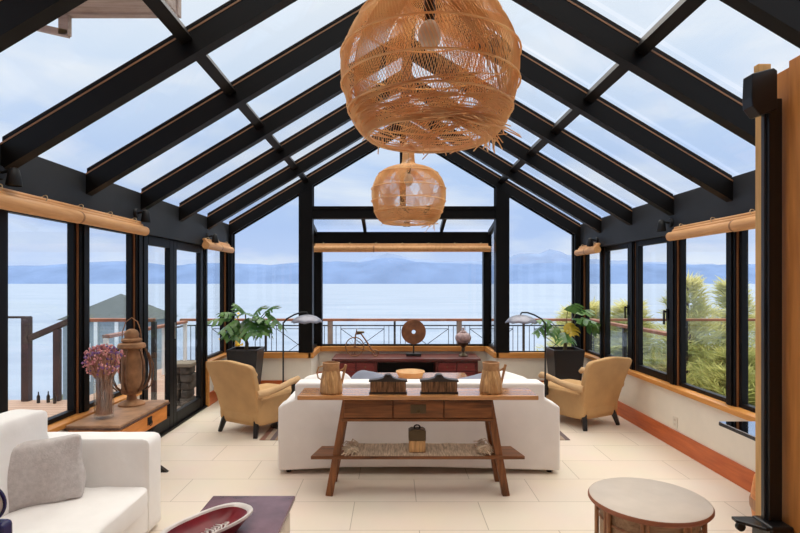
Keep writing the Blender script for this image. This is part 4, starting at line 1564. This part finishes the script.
# ------------------------------------------------------------------ planters with monstera
def monstera_leaf(base, d, length, width, rnd, nl=4, droop=0.5):
    """split leaf: lobes on both sides of a bending midrib"""
    d = Vector(d).normalized()
    side = d.cross(Vector((0, 0, 1)))
    if side.length < 0.05:
        side = Vector((1, 0, 0))
    side.normalize()
    side = (Matrix.Rotation(rnd.uniform(-0.5, 0.5), 3, d) @ side).normalized()
    up = side.cross(d).normalized()

    def P(t, s):
        bend = -droop * t * t * length
        return Vector(base) + d * (t * length) + Vector((0, 0, bend * 0.6)) + side * s + up * (-abs(s) * abs(s) * 1.1 / max(width, 0.05) * 0.6)
    width *= 1.2
    mb = MB()
    for sg in (-1, 1):
        for i in range(nl):
            t0 = i / nl * 0.95
            t1 = t0 + 0.95 / nl
            wmid = width * math.sin(PI * min(1, (i + 0.9) / (nl + 0.7))) ** 0.7
            gap = 0.09 / nl if 0 < i else 0
            tip = 0.10
            k0, k1, k2 = 0.0, 0.55, 1.0
            p = [P(t0, 0), P(t1, 0), P(t0 + gap + tip * 0.4, sg * wmid * k1), P(t1 - gap + tip * 0.5, sg * wmid * k1), P(t0 + gap * 1.6 + tip, sg * wmid * 0.95), P(t1 - gap * 1.2 + tip, sg * wmid)]
            fs = [(0, 1, 3, 2), (2, 3, 5, 4)] if sg > 0 else [(1, 0, 2, 3), (3, 2, 4, 5)]
            mb.add(p, fs, True)
    mb.add([P(0.9, -width * 0.14), P(0.9, width * 0.14), P(1.06, 0)], [(0, 1, 2)], True)
    return mb


def planter(loc, label, plabel, leaves, seed, w=0.42, h=0.70, yellow=()):
    rnd = random.Random(seed)
    t = thing('planter', label, 'planter', loc, 0, 'black tapered planters')
    w0 = w * 0.70
    a, b = w0 / 2, w / 2
    vs = [(-a, -a, 0), (a, -a, 0), (a, a, 0), (-a, a, 0), (-b, -b, h), (b, -b, h), (b, b, h), (-b, b, h)]
    c = b - 0.022
    vs += [(-c, -c, h), (c, -c, h), (c, c, h), (-c, c, h), (-c, -c, h - 0.06), (c, -c, h - 0.06), (c, c, h - 0.06), (-c, c, h - 0.06)]
    fs = [(3, 2, 1, 0)] + [(i, (i + 1) % 4, 4 + (i + 1) % 4, 4 + i) for i in range(4)]
    fs += [(4 + i, 4 + (i + 1) % 4, 8 + (i + 1) % 4, 8 + i) for i in range(4)] + [(8 + i, 8 + (i + 1) % 4, 12 + (i + 1) % 4, 12 + i) for i in range(4)] + [(12, 13, 14, 15)]
    MB().add(vs, fs).build('pot', M['planter'], t, 0.004)
    MB().box((-c, -c, h - 0.07), (c, c, h - 0.045)).build('soil', M['soil'], t)
    p = thing('monstera', plabel, 'plant', (loc[0], loc[1], loc[2] + h - 0.045), 0, 'potted monsteras')
    st = MB()
    st.tube([(0, 0, 0), (0.015, 0, 0.10), (-0.01, 0.01, 0.20)], [0.030, 0.026, 0.018], 8)
    for i, (x, y, z, dx, dy, dz, l, wd) in enumerate(leaves):
        base = Vector((x * 1.05, y * 0.8, 0.16 + z * 0.86))
        dz = dz if dz > 0 else dz * 0.62
        st.tube([(0, 0, 0.13), base * 0.5 + Vector((0, 0, 0.10)), base], [0.008, 0.007, 0.005], 6)
        lf = monstera_leaf(base, (dx, dy, dz), l, wd, rnd)
        o = lf.build('leaf', M['yellowleaf'] if i in yellow else M['monstera'], p)
    st.build('stem', M['stem'], p)
    return t


Lv = [
    (-0.16, -0.06, 0.36, -0.9, -0.2, 0.12, 0.34, 0.10), (-0.10, -0.12, 0.33, -0.5, -0.7, -0.4, 0.30, 0.13), (-0.06, -0.14, 0.28, -0.55, -0.6, -0.6, 0.28, 0.13),
    (0.02, -0.10, 0.42, 0.1, -0.7, 0.25, 0.30, 0.14), (0.06, -0.13, 0.36, 0.35, -0.7, -0.5, 0.34, 0.15), (0.12, -0.08, 0.40, 0.8, -0.4, -0.1, 0.32, 0.14),
    (0.16, -0.02, 0.34, 0.7, -0.5, -0.6, 0.30, 0.13), (0.27, -0.04, 0.46, 0.6, -0.4, 0.55, 0.26, 0.10), (0.30, -0.06, 0.44, 0.75, -0.4, -0.55, 0.32, 0.12),
    (-0.02, 0.05, 0.44, -0.4, -0.2, 0.6, 0.26, 0.12), (0.10, 0.04, 0.42, 0.4, -0.3, 0.5, 0.26, 0.12), (-0.14, 0.02, 0.42, -0.6, -0.5, 0.3, 0.25, 0.12),
    (0.20, -0.10, 0.28, 0.3, -0.8, -0.5, 0.25, 0.12), (-0.02, -0.16, 0.24, -0.2, -0.8, -0.6, 0.25, 0.12),
]
planter((-2.03, 7.36, 0), 'tall black tapered planter in the corner by the glass door', 'bushy split-leaf plant in the planter by the glass door', Lv, 3)
Lv2 = [
    (-0.20, -0.06, 0.32, -0.75, -0.4, 0.25, 0.28, 0.12), (-0.22, -0.08, 0.28, -0.8, -0.3, -0.4, 0.26, 0.12), (0.10, -0.08, 0.34, 0.6, -0.55, 0.15, 0.36, 0.19),
    (0.20, -0.05, 0.36, 0.75, -0.3, -0.25, 0.30, 0.15), (0.04, 0.0, 0.46, 0.3, -0.4, 0.5, 0.26, 0.12), (-0.04, -0.14, 0.14, -0.1, -0.85, -0.3, 0.24, 0.12),
    (0.02, -0.08, 0.28, 0.1, -0.6, -0.6, 0.20, 0.10), (-0.10, 0.0, 0.22, -0.4, -0.5, -0.3, 0.22, 0.10), (0.16, 0.05, 0.42, 0.6, 0.1, 0.35, 0.26, 0.12),
]
planter((2.36, 7.34, 0), 'tall black tapered planter in the corner by the casements', 'sparse split-leaf plant with yellowing leaf in the planter by the casements', Lv2, 9, yellow=(6,))

# ------------------------------------------------------------------ chest table with vase and lantern at the windows
t = thing('chest_table', 'low orange wooden chest table with brown leather top under the windows', 'table', (-2.165, 4.265, 0))
MB().box((-0.195, -0.425, 0.545), (0.195, 0.425, 0.572)).build('leather_top', M['chesttop'], t, 0.006)
MB().box((-0.200, -0.430, 0.538), (0.200, 0.430, 0.553)).build('top_edge', M['chestedge'], t)
MB().box((-0.185, -0.41, 0.41), (0.185, 0.41, 0.538)).build('body', M['chest'], t, 0.004)
dr = MB().box((0.185, -0.39, 0.425), (0.193, 0.39, 0.53)).build('drawer', M['chest'], t, 0.003)
MB().box((0.193, 0.02, 0.455), (0.198, 0.09, 0.515)).build('lock_plate', M['iron'], dr)
MB().tube([(0.205, 0.055 + 0.022 * math.cos(q * PI / 6), 0.468 + 0.022 * math.sin(q * PI / 6)) for q in range(12)], 0.004, 6, closed=True).build('ring_pull', M['iron'], dr)
MB().box((-0.17, -0.37, 0), (0.0, 0.33, 0.41)).build('plinth', M['iron'], t)
MB().bar((0.13, 0.30, 0.40), (0.02, -0.1, 0.02), 0.03, 0.03).build('brace', M['iron'], t)

# glass vase with dried flowers
t = thing('glass_vase', 'tall clear glass vase on the leather-topped chest', 'vase', (-2.20, 4.06, 0.572))
MB().lathe([(0.060, 0.0), (0.067, 0.006), (0.069, 0.02), (0.071, 0.33), (0.066, 0.33), (0.064, 0.03), (0.0, 0.028)], n=28, caps=False).build('glass', M['clear'], t)
b = thing('dried_flowers', 'bunch of pink and violet dried flowers standing in the glass vase', 'flowers', (-2.20, 4.06, 0.602))
rnd = random.Random(21)
st = MB()
fp = MB()
fv = MB()
for i in range(170):
    a = rnd.uniform(0, 2 * PI)
    rb_ = 0.058 * math.sqrt(rnd.random())
    el = rnd.uniform(0, 1) ** 0.55
    az = rnd.uniform(0, 2 * PI)
    zz = rnd.uniform(-0.75, 1.0)
    rr_ = 0.135 * math.sqrt(max(0, 1 - zz * zz)) * rnd.uniform(0.55, 1.05)
    tip = Vector((rr_ * math.cos(az), rr_ * math.sin(az), 0.405 + zz * 0.115))
    base = Vector((rb_ * math.cos(a), rb_ * math.sin(a), 0.0))
    mid = Vector((0.056 * math.cos(az), 0.056 * math.sin(az), 0.27))
    st.tube([base, mid, tip], 0.0034, 4, caps=False)
    tgt = fv if rnd.random() < 0.3 else fp
    for q in range(3):
        c_ = tip + Vector((rnd.gauss(0, .010), rnd.gauss(0, .010), rnd.gauss(0, .010)))
        tgt.ball(c_, rnd.uniform(0.006, 0.011), 5, 4)
st.build('stems', M['twig'], b)
fp.build('pink_petals', M['pink'], b)
fv.build('violet_petals', M['violet'], b)

# rusty lantern
t = thing('metal_lantern', 'rusty brown metal lantern with ribbed sides and wire handle, on the chest', 'lantern', (-2.205, 4.50, 0.572), R(15))
MB().lathe([(0.105, 0.0), (0.105, 0.012), (0.085, 0.03), (0.04, 0.045), (0.035, 0.085), (0.075, 0.10), (0.078, 0.115)], n=28).build('foot', M['rust'], t)
MB().lathe([(0.070, 0.105), (0.082, 0.13), (0.080, 0.16), (0.078, 0.40), (0.084, 0.47), (0.080, 0.485)], n=28).build('body', M['rust'], t)
for k in range(6):
    a = k * PI / 3 + 0.35
    MB().prism([(0.085, 0.115), (0.120, 0.15), (0.148, 0.21), (0.158, 0.29), (0.148, 0.38), (0.118, 0.46), (0.095, 0.485), (0.09, 0.47), (0.108, 0.44), (0.130, 0.37), (0.138, 0.29), (0.130, 0.22), (0.108, 0.165), (0.08, 0.135)], -0.009, 0.009, 'Y').xform(Matrix.Rotation(a, 4, 'Z')).build('side_rib', M['rustd'], t, 0.004)
MB().lathe([(0.105, 0.48), (0.112, 0.49), (0.105, 0.515), (0.072, 0.53), (0.082, 0.54), (0.08, 0.555), (0.056, 0.565), (0.058, 0.60), (0.045, 0.625), (0.02, 0.64), (0.0, 0.642)], n=28, caps=False).build('cap', M['rust'], t)
MB().tube([(-0.075, 0, 0.545), (-0.07, 0, 0.62), (-0.045, 0, 0.70), (0.0, 0, 0.735), (0.045, 0, 0.70), (0.07, 0, 0.62), (0.075, 0, 0.545)], 0.004, 8).build('wire_handle', M['rust'], t)
MB().tube([(0.11, 0, 0.12), (0.15, 0.0, 0.16), (0.17, 0, 0.25), (0.168, 0, 0.34), (0.13, 0, 0.44)], 0.006, 6).tube([(-0.11, 0, 0.12), (-0.15, 0.0, 0.16), (-0.17, 0, 0.25), (-0.168, 0, 0.34), (-0.13, 0, 0.44)], 0.006, 6).build('guard_wire', M['rustd'], t)

# ------------------------------------------------------------------ white sofa at the lower left
t = thing('sofa', 'white sofa along the windows in front of the leather-topped chest', 'sofa', (-2.33, 3.44, 0))
# local: x into the room, y towards the viewer is negative
MB().soft((0.395, 0.0, 0.315), (0.80, 0.185, 0.60), n=20, power=0.10, bulge=0.03, wrinkle=0.003).build('arm', M['white2'], t)
MB().box((0.02, -2.0, 0.04), (0.79, -0.08, 0.20)).build('base', M['white2'], t, 0.012)
MB().soft((0.10, -1.05, 0.43), (0.20, 1.9, 0.58), n=14, power=0.25, bulge=0.05).build('back', M['white2'], t)
MB().soft((0.50, -0.60, 0.262), (0.64, 1.0, 0.14), n=20, power=0.2, bulge=0.12, wrinkle=0.008, seed=4).build('seat_cushion', M['white2'], t)
MB().soft((0.47, -1.59, 0.262), (0.60, 0.97, 0.14), n=14, power=0.3, bulge=0.12, wrinkle=0.008, seed=5).build('seat_cushion', M['white2'], t)
for y in (-1.9, 0.0):
    for x in (0.06, 0.68):
        MB().box((x - 0.025, y - 0.025, 0), (x + 0.025, y + 0.025, 0.07)).build('foot', M['darkleg'], t)
o = MB().soft((0, 0, 0), (0.20, 0.88, 0.50), n=20, power=0.16, bulge=0.10, wrinkle=0.006, seed=6).build('cushion', M['white2'], None, sharp=180)
o.location = (-2.225, 2.86, 0.575)
tag(o, 'large white back cushion of the sofa beneath the windows', 'cushion')
cushion((-2.06, 3.09, 0.50), (0.45, 0.37, 0.15), (R(85), R(-3), R(30)), M['grey'], 'wrinkled grey linen cushion on the white sofa', 7.5, wr=0.016, pw=0.14, pn=0.12)

# dark wedge and small dark blue rounded thing at the lower left edge
o = MB().prism([(-0.02, 0), (0.05, 0), (-0.02, 0.05)], -0.02, 0.02, 'Y').build('door_stop', M['blackplastic'])
o.location = (-1.955, 4.52, 0)
tag(o, 'small black wedge on the floor beside the sofa arm', 'wedge')

t = thing('display_stand', 'dark blue enamel stand with round white disc before the lower left sofa', 'stand', (-1.285, 1.72, 0))
MB().box((-0.045, -0.03, 0.02), (0.045, 0.03, 0.832)).build('post', M['blueplastic'], t, 0.018, 4)
MB().box((-0.10, -0.10, 0), (0.10, 0.10, 0.022)).build('base', M['blueplastic'], t, 0.008)
MB().lathe([(0.0, -0.006), (0.052, -0.006), (0.052, 0.006), (0.0, 0.006)], (-0.022, 0, 0.888), 32, 'Y', caps=False).build('disc', M['whitepaint'], t)
MB().tube([(-0.022 + 0.055 * math.cos(q * PI / 16), 0, 0.888 + 0.055 * math.sin(q * PI / 16)) for q in range(32)], 0.006, 8, closed=True).build('rim', M['blueplastic'], t)

# ------------------------------------------------------------------ plum side table and red bowl
t = thing('side_table', 'low worn plum-painted table with cream base in the foreground', 'table', (-0.77, 2.60, 0))
MB().box((-0.228, -0.52, 0.395), (0.228, 0.36, 0.42)).build('table_top', M['plum'], t, 0.005)
MB().box((-0.215, -0.505, 0.372), (0.215, 0.345, 0.395)).build('moulding', M['plumside'], t, 0.005)
MB().box((-0.20, -0.49, 0.05), (0.20, 0.33, 0.372)).build('body', M['cream'], t, 0.004)
for j in range(2):
    MB().box((0.20, -0.35 + j * 0.345, 0.10), (0.208, -0.03 + j * 0.345, 0.345)).build('side_panel', M['cream'], t, 0.004)
for x in (-0.17, 0.17):
    for y in (-0.45, 0.30):
        MB().box((x - 0.03, y - 0.03, 0), (x + 0.03, y + 0.03, 0.05)).build('foot', M['plumside'], t)

t = thing('tray_bowl', 'white-rimmed deep red glazed dish on the plum table', 'dish', (-0.855, 2.46, 0.42), R(57))


def dish(scale_in, z, a, b, n=44):
    out = []
    for k in range(n):
        q = 2 * PI * k / n
        c_, s_ = math.cos(q), math.sin(q)
        out.append((a * scale_in * math.copysign(abs(c_) ** 0.75, c_), b * scale_in * math.copysign(abs(s_) ** 0.75, s_), z))
    return out


def rings(levels, a, b, cap_first=False, cap_last=False):
    n = 44
    mb = MB()
    vs = []
    for sc_, z in levels:
        vs += dish(sc_, z, a, b)
    fs = []
    for i in range(len(levels) - 1):
        for k in range(n):
            fs.append((i * n + k, i * n + (k + 1) % n, (i + 1) * n + (k + 1) % n, (i + 1) * n + k))
    if cap_first:
        fs.append(tuple(range(n))[::-1])
    if cap_last:
        fs.append(tuple((len(levels) - 1) * n + k for k in range(n)))
    return mb.add(vs, fs, True)


A_, B_ = 0.235, 0.118
rings([(0.62, 0.0), (0.66, 0.006), (0.86, 0.045), (0.985, 0.066)], A_, B_, True).build('underside', M['bowlred'], t)
rings([(0.985, 0.066), (1.0, 0.074), (0.985, 0.080), (0.90, 0.078), (0.86, 0.068)], A_, B_).build('rim', M['bowlrim'], t)
rings([(0.86, 0.069), (0.74, 0.040), (0.58, 0.022), (0.3, 0.016)], A_, B_, False, True).build('glazed_inside', M['bowlred'], t)
pat = MB()
rnd = random.Random(8)
for k in range(13):
    x0 = -0.125 + 0.019 * k
    pat.tube([(x0, rnd.uniform(-.03, .0), 0.023), (x0 + 0.02, rnd.uniform(-.005, .015), 0.026), (x0 + 0.015, rnd.uniform(.02, .045), 0.025)], [0.003, 0.006, 0.002], 6)
pat.build('white_pattern', M['bowlrim'], t)

# ------------------------------------------------------------------ round drum table
t = thing('drum_table', 'round drum table with grey-beige top and cane sides on the cream tiles', 'table', (1.37, 2.86, 0))
MB().lathe([(0.300, 0.422), (0.306, 0.430), (0.306, 0.438), (0.300, 0.447)], n=64, caps=False).build('rim', M['drumrim'], t)
MB().lathe([(0.301, 0.425), (0.301, 0.445), (0.295, 0.450), (0.0, 0.452)], n=64, caps=True).build('top', M['drumtop'], t)
MB().lathe([(0.235, 0.10), (0.245, 0.12), (0.245, 0.42), (0.235, 0.425)], n=56).build('body', M['drumbody'], t)
MB().lathe([(0.248, 0.33), (0.255, 0.337), (0.248, 0.345)], n=56, caps=False).lathe([(0.248, 0.12), (0.255, 0.127), (0.248, 0.135)], n=56, caps=False).build('hoop', M['cane'], t)
for k in range(8):
    a = 2 * PI * k / 8 + 0.28
    for da in (-0.045, 0.045):
        x, y = 0.262 * math.cos(a + da), 0.262 * math.sin(a + da)
        MB().tube([(x, y, 0.0), (x, y, 0.424)], 0.011, 8).build('cane_pole', M['cane'], t)

# ------------------------------------------------------------------ black stand at the partition
t = thing('equipment_stand', 'tall black stand with boxy head beside the orange wooden partition', 'stand', (2.063, 2.94, 0))
MB().box((-0.03, -0.055, 0.30), (0.045, 0.0, 2.60)).build('pole', M['blackplastic'], t, 0.006)
MB().box((-0.042, -0.035, 0.30), (-0.03, -0.012, 2.55)).build('groove_strip', plain('dark_grey_plastic', (0.03, 0.032, 0.036), 0.3), t)
MB().prism([(-0.135, 2.55), (-0.095, 2.50), (0.0, 2.53), (0.0, 2.74), (-0.02, 2.755), (-0.135, 2.725), (-0.14, 2.60)], -0.08, 0.0, 'Y').build('head', M['blackplastic'], t, 0.005)
MB().box((-0.09, -0.06, 2.735), (-0.02, -0.02, 2.785)).build('wooden_cap', M['paneledge'], t, 0.004)
MB().box((-0.07, -0.13, 0), (0.055, 0.03, 0.31)).build('foot_block', M['blackplastic'], t, 0.012)
MB().prism([(-0.185, -0.02), (-0.18, 0.03), (0.0, 0.03), (0.0, -0.12), (-0.09, -0.12)], 0.285, 0.302, 'Z').build('foot_plate', M['blackplastic'], t, 0.004)
MB().lathe([(0.012, -0.012), (0.024, -0.010), (0.024, 0.010), (0.012, 0.012)], (-0.155, -0.01, 0.262), 16, 'Y').build('caster', M['blackplastic'], t)

# black shelf by the casement wall
t = thing('console_shelf', 'black shelf table with mirror-like glass top against the casement wall', 'table', (2.515, 3.36, 0))
MB().box((-0.165, -0.50, 0.572), (0.155, 0.49, 0.596)).build('table_top', M['blackplastic'], t, 0.003)
MB().box((-0.162, -0.497, 0.596), (0.152, 0.487, 0.601)).build('glass_top', M['blackgloss'], t)
MB().box((-0.14, -0.48, 0), (0.14, -0.44, 0.572)).build('leg', M['blackplastic'], t)
MB().box((0.12, -0.44, 0.52), (0.15, 0.10, 0.572)).build('support_rail', M['blackplastic'], t)

# round wooden barrel stool peeking out by the partition
t = thing('barrel_stool', 'round orange wooden stool half hidden behind the partition edge', 'stool', (2.43, 3.28, 0))
MB().lathe([(0.15, 0), (0.175, 0.06), (0.192, 0.18), (0.192, 0.27), (0.175, 0.38), (0.14, 0.43)], n=40).build('body', M['chest'], t)
MB().lathe([(0.194, 0.185), (0.2, 0.2), (0.2, 0.24), (0.194, 0.255)], n=40, caps=False).build('hoop', M['cane'], t)
MB().lathe([(0.14, 0.43), (0.145, 0.44), (0.14, 0.45), (0.0, 0.452)], n=40, caps=False).build('top', M['chest'], t)

# wall outlet
t = thing('wall_outlet', 'white socket plate low on the cream wall under the casements', 'outlet', (XR, 5.17, 0.25))
MB().box((-0.008, -0.04, -0.05), (0.0, 0.04, 0.05)).build('plate', M['outlet'], t, 0.002)
MB().box((-0.0095, -0.017, 0.012), (-0.008, 0.017, 0.032)).box((-0.0095, -0.017, -0.032), (-0.008, 0.017, -0.012)).build('socket', M['cream'], t)


# ------------------------------------------------------------------ pendant lamps
def lamp_profile(u):
    pts = [(0.045, 0.745), (0.052, 0.70), (0.055, 0.60), (0.070, 0.545), (0.15, 0.520), (0.235, 0.485), (0.30, 0.42), (0.338, 0.33), (0.345, 0.25), (0.330, 0.15), (0.300, 0.07), (0.265, 0.02), (0.235, 0.0)]
    x = u * (len(pts) - 1)
    i = min(int(x), len(pts) - 2)
    f = x - i
    p0 = pts[max(i - 1, 0)]
    p1 = pts[i]
    p2 = pts[i + 1]
    p3 = pts[min(i + 2, len(pts) - 1)]

    def cr(a, b, c, d):
        return 0.5 * ((2 * b) + (-a + c) * f + (2 * a - 5 * b + 4 * c - d) * f * f + (-a + 3 * b - 3 * c + d) * f ** 3)
    return cr(p0[0], p1[0], p2[0], p3[0]), cr(p0[1], p1[1], p2[1], p3[1])


def pendant_weave(seed, loose, nb):
    rnd = random.Random(seed)
    sh = MB()

    def strand(a0, twist, u0, u1, rad, off, n=22, wob=0.0):
        pts = []
        ph = rnd.uniform(0, 6)
        for i in range(n + 1):
            u = u0 + (u1 - u0) * i / n
            r, z = lamp_profile(u)
            k = (u - u0) / (u1 - u0)
            a = a0 + twist * k + wob * math.sin(k * 5 + ph)
            pts.append(((r + off) * math.cos(a), (r + off) * math.sin(a), z))
        sh.tube(pts, rad, 3, caps=False)
    # fine open layer running round on the slant
    n1 = 170
    for i in range(n1):
        a = 2 * PI * i / n1 + rnd.uniform(-.003, .003)
        strand(a, 0.85, 0.28, 1.0, 0.0014, 0.0)
    for i in range(54):
        strand(2 * PI * i / 54, 0.3, 0.0, 0.36, 0.0030, 0.0, 8)
    # bands of close strands with openings between, near the inside
    for b_ in range(nb):
        a0 = 2 * PI * b_ / nb + rnd.uniform(-0.12, 0.12)
        wdt = rnd.uniform(0.34, 0.50)
        tw = -0.9 + rnd.uniform(-0.5, 0.3)
        m = int(wdt / 0.019)
        for i in range(m):
            strand(a0 + wdt * i / m, tw, 0.34, 0.99, 0.0016, -0.006)
    # broad bands sweeping the other way, outside
    for b_ in range(3):
        a0 = 2 * PI * b_ / 3 + rnd.uniform(-0.3, 0.3)
        m = 20
        for i in range(m):
            strand(a0 + 0.42 * i / m, 1.7 + rnd.uniform(-.12, .12), 0.34, 0.98, 0.0016, 0.004, wob=0.05)
    # shoulder: strands packed close
    for i in range(120):
        strand(2 * PI * i / 120, -0.25, 0.26, 0.48, 0.0020, 0.002, 8)
    # chaotic wrapping near the mouth
    for i in range(110):
        a0 = rnd.uniform(0, 2 * PI)
        u = rnd.uniform(0.82, 0.99)
        u2 = min(1.0, max(0.75, u + rnd.uniform(-0.12, 0.10)))
        pts = []
        L_ = rnd.uniform(0.8, 2.2)
        for k in range(15):
            f = k / 14
            r, z = lamp_profile(u + (u2 - u) * f)
            pts.append(((r + 0.006) * math.cos(a0 + L_ * f), (r + 0.006) * math.sin(a0 + L_ * f), z - 0.002))
        sh.tube(pts, 0.0024, 3, caps=False)
    hoops = MB()
    for u in (0.46, 0.60, 0.71, 0.80, 1.0):
        r, z = lamp_profile(u)
        hoops.tube([((r + 0.008) * math.cos(q * 2 * PI / 48), (r + 0.008) * math.sin(q * 2 * PI / 48), z) for q in range(48)], 0.0042 if u < 0.99 else 0.007, 6, closed=True)
    ends = MB()
    for i in range(loose):
        a0 = -0.95 + rnd.uniform(-0.65, 0.6)
        r, z = lamp_profile(rnd.uniform(0.9, 1.0))
        p0 = Vector((r * math.cos(a0 - 0.5), r * math.sin(a0 - 0.5), z))
        p1 = Vector(((r + 0.01) * math.cos(a0), (r + 0.01) * math.sin(a0), z - 0.008))
        tang = Vector((-math.sin(a0), math.cos(a0), 0))
        rad_ = Vector((math.cos(a0), math.sin(a0), 0))
        p2 = p1 + tang * rnd.uniform(0.03, 0.20) * rnd.choice((1, 1, -0.8)) + rad_ * rnd.uniform(-0.10, 0.07) + Vector((0, 0, rnd.uniform(-0.07, -0.005)))
        ends.tube([p0, p1, p2], 0.0026, 4)
    for i in range(loose // 3):
        a0 = rnd.uniform(0, 2 * PI)
        r, z = lamp_profile(0.99)
        p1 = Vector((r * math.cos(a0), r * math.sin(a0), z))
        p2 = p1 + Vector((rnd.uniform(-.06, .06), rnd.uniform(-.06, .06), rnd.uniform(-0.035, -0.01)))
        ends.tube([p1 + Vector((0, 0, 0.03)), p1, p2], 0.0022, 4)
    return sh, hoops, ends


def pendant(loc, rz, label, mat, seed, loose, ztop):
    t = thing('pendant_lamp', label, 'pendant lamp', loc, rz, 'woven pendant lamps')
    sh, ho, en = pendant_weave(seed, loose, 9 if loose < 20 else 6)
    sh.build('woven_shade', mat, t)
    ho.build('hoop', mat, t)
    en.build('frayed_fringe', mat, t)
    MB().lathe([(0.02, 0.56), (0.024, 0.50), (0.018, 0.46)], n=12).build('socket', M['blackplastic'], t)
    MB().ball((0, 0, 0.40), (0.045, 0.045, 0.06), 12, 10).build('bulb', M['outlet'], t)
    MB().tube([(0, 0, 0.5), (0, 0, ztop - loc[2])], 0.004, 6).build('cord', M['blackplastic'], t)
    return t


pendant((XC, 2.10, 2.175), 0.0, 'big woven rattan pendant lamp with frayed rim, hanging nearest', M['wicker'], 5, 60, ZRIDGE - 0.03)
pendant((XC, 5.0, 2.165), 1.1, 'smaller-looking pale rattan pendant lamp hanging farther down the room', M['wickerlight'], 8, 14, ZRIDGE - 0.03)


# ------------------------------------------------------------------ rolled bamboo blinds
def blind(name_label, axis, a, b, fixed, z, sg, r=0.047, split=0.5):
    """rolled blind along axis Y (on a side wall) or X (in the bay)"""
    t = thing('bamboo_blind', name_label, 'blind', (0, 0, 0), 0, 'rolled bamboo blinds')

    def P(u, off, zz):
        return (fixed + off, u, zz) if axis == 'Y' else (u, fixed + off, zz)
    mid = a + (b - a) * split
    for (p, q, rr) in ((a, mid + 0.01, r), (mid - 0.0, b, r * 0.93)):
        MB().tube([P(p, 0, z), P(q, 0, z)], rr, 18).build('roll', M['bamboo'], t)
    MB().tube([P(mid - 0.006, 0, z), P(mid + 0.016, 0, z)], r * 1.02, 18).build('seam_band', M['bambood'], t)
    MB().tube([P(a + 0.03, -sg * 0.035, z + 0.075), P(b - 0.03, -sg * 0.035, z + 0.075)], 0.016, 10).build('batten', M['bamboo'], t)
    MB().tube([P(a + 0.03, -sg * 0.02, z + 0.048), P(b - 0.03, -sg * 0.02, z + 0.048)], 0.020, 10).build('slat_fold', M['bamboo'], t)
    n = max(3, int((b - a) / 0.36))
    for i in range(n):
        u = a + 0.15 + (b - a - 0.3) * i / (n - 1)
        ties = MB().tube([P(u + 0.012 * math.sin(q * PI / 6), -sg * 0.03 + 0.022 * math.cos(q * PI / 6), z + 0.082 + 0.026 * math.sin(q * PI / 6)) for q in range(12)], 0.0035, 5, closed=True)
        ties.box(tuple(min(m, k) for m, k in zip(P(u - 0.004, -sg * 0.045, z + 0.09), P(u + 0.004, -sg * 0.085, z + 0.098))), tuple(max(m, k) for m, k in zip(P(u - 0.004, -sg * 0.045, z + 0.09), P(u + 0.004, -sg * 0.085, z + 0.098))))
        ties.build('tie', M['cordm'], t)
    return t


blind('long rolled bamboo blind above the windows over the white sofa', 'Y', 2.2, 5.00, XL + 0.075, 2.085, 1, split=0.62)
blind('short rolled bamboo blind by the corner beyond the glass door', 'Y', 6.62, 7.68, XL + 0.075, 2.07, 1)
blind('long rolled bamboo blind over the windows by the wooden partition', 'Y', 3.35, 5.13, XR - 0.075, 2.045, -1, split=0.45)
blind('short rolled bamboo blind above the window by the casement corner planter', 'Y', 6.95, 7.72, XR - 0.075, 2.035, -1)
blind('wide rolled bamboo blind across the bay window', 'X', -1.27, 1.55, 8.50, 2.14, -1, r=0.05, split=0.34)


# ------------------------------------------------------------------ spotlights
def spot(loc, rz, label):
    t = thing('wall_spotlight', label, 'spotlight', loc, rz, 'black eave spotlights')
    # local +x points into the room
    MB().lathe([(0.052, 0.0), (0.052, 0.02), (0.045, 0.028)], (0, 0, 0), 20, 'X').build('mount', M['iron'], t)
    MB().tube([(0.02, 0, 0), (0.07, 0, 0.01), (0.11, 0, 0.005)], 0.012, 8).build('arm', M['iron'], t)
    MB().lathe([(0.05, -0.085), (0.053, -0.08), (0.042, -0.01), (0.034, 0.03), (0.02, 0.045), (0.0, 0.047)], (0.115, 0, -0.01), 20, caps=False).build('lamp_head', M['iron'], t)
    MB().lathe([(0.0, -0.075), (0.048, -0.078)], (0.115, 0, -0.01), 20, caps=False).build('lens', M['niche'], t)
    return t


sp1 = spot((XL, 3.24, 2.27), 0, 'black spotlight on the eave board over the white sofa')
sp1.scale = (0.85, 0.85, 0.85)
dup(sp1, (XL, 4.97, 2.25), 0, 'black spotlight on the eave board over the glass door edge')
dup(sp1, (XL, 6.9, 2.20), 0, 'black spotlight above the short blind beyond the glass door')
dup(sp1, (XR, 5.25, 2.19), PI, 'black spotlight on the eave board above the casements')
dup(sp1, (XR, 7.15, 2.17), PI, 'black spotlight above the short blind by the casement corner')
t = thing('wall_spotlight', 'small spotlight under the crossbeam below the farther pendant', 'spotlight', (0.20, YB - 0.01, 2.545))
MB().tube([(0, 0, 0.0), (0, -0.03, -0.06)], 0.008, 8).build('arm', M['iron'], t)
MB().lathe([(0.055, -0.12), (0.045, -0.06), (0.03, -0.045), (0, -0.043)], (0, -0.03, 0), 18, caps=False).build('lamp_head', M['iron'], t)
MB().ball((0, -0.03, -0.105), (0.04, 0.04, 0.015), 12, 6).build('lens', M['outlet'], t)
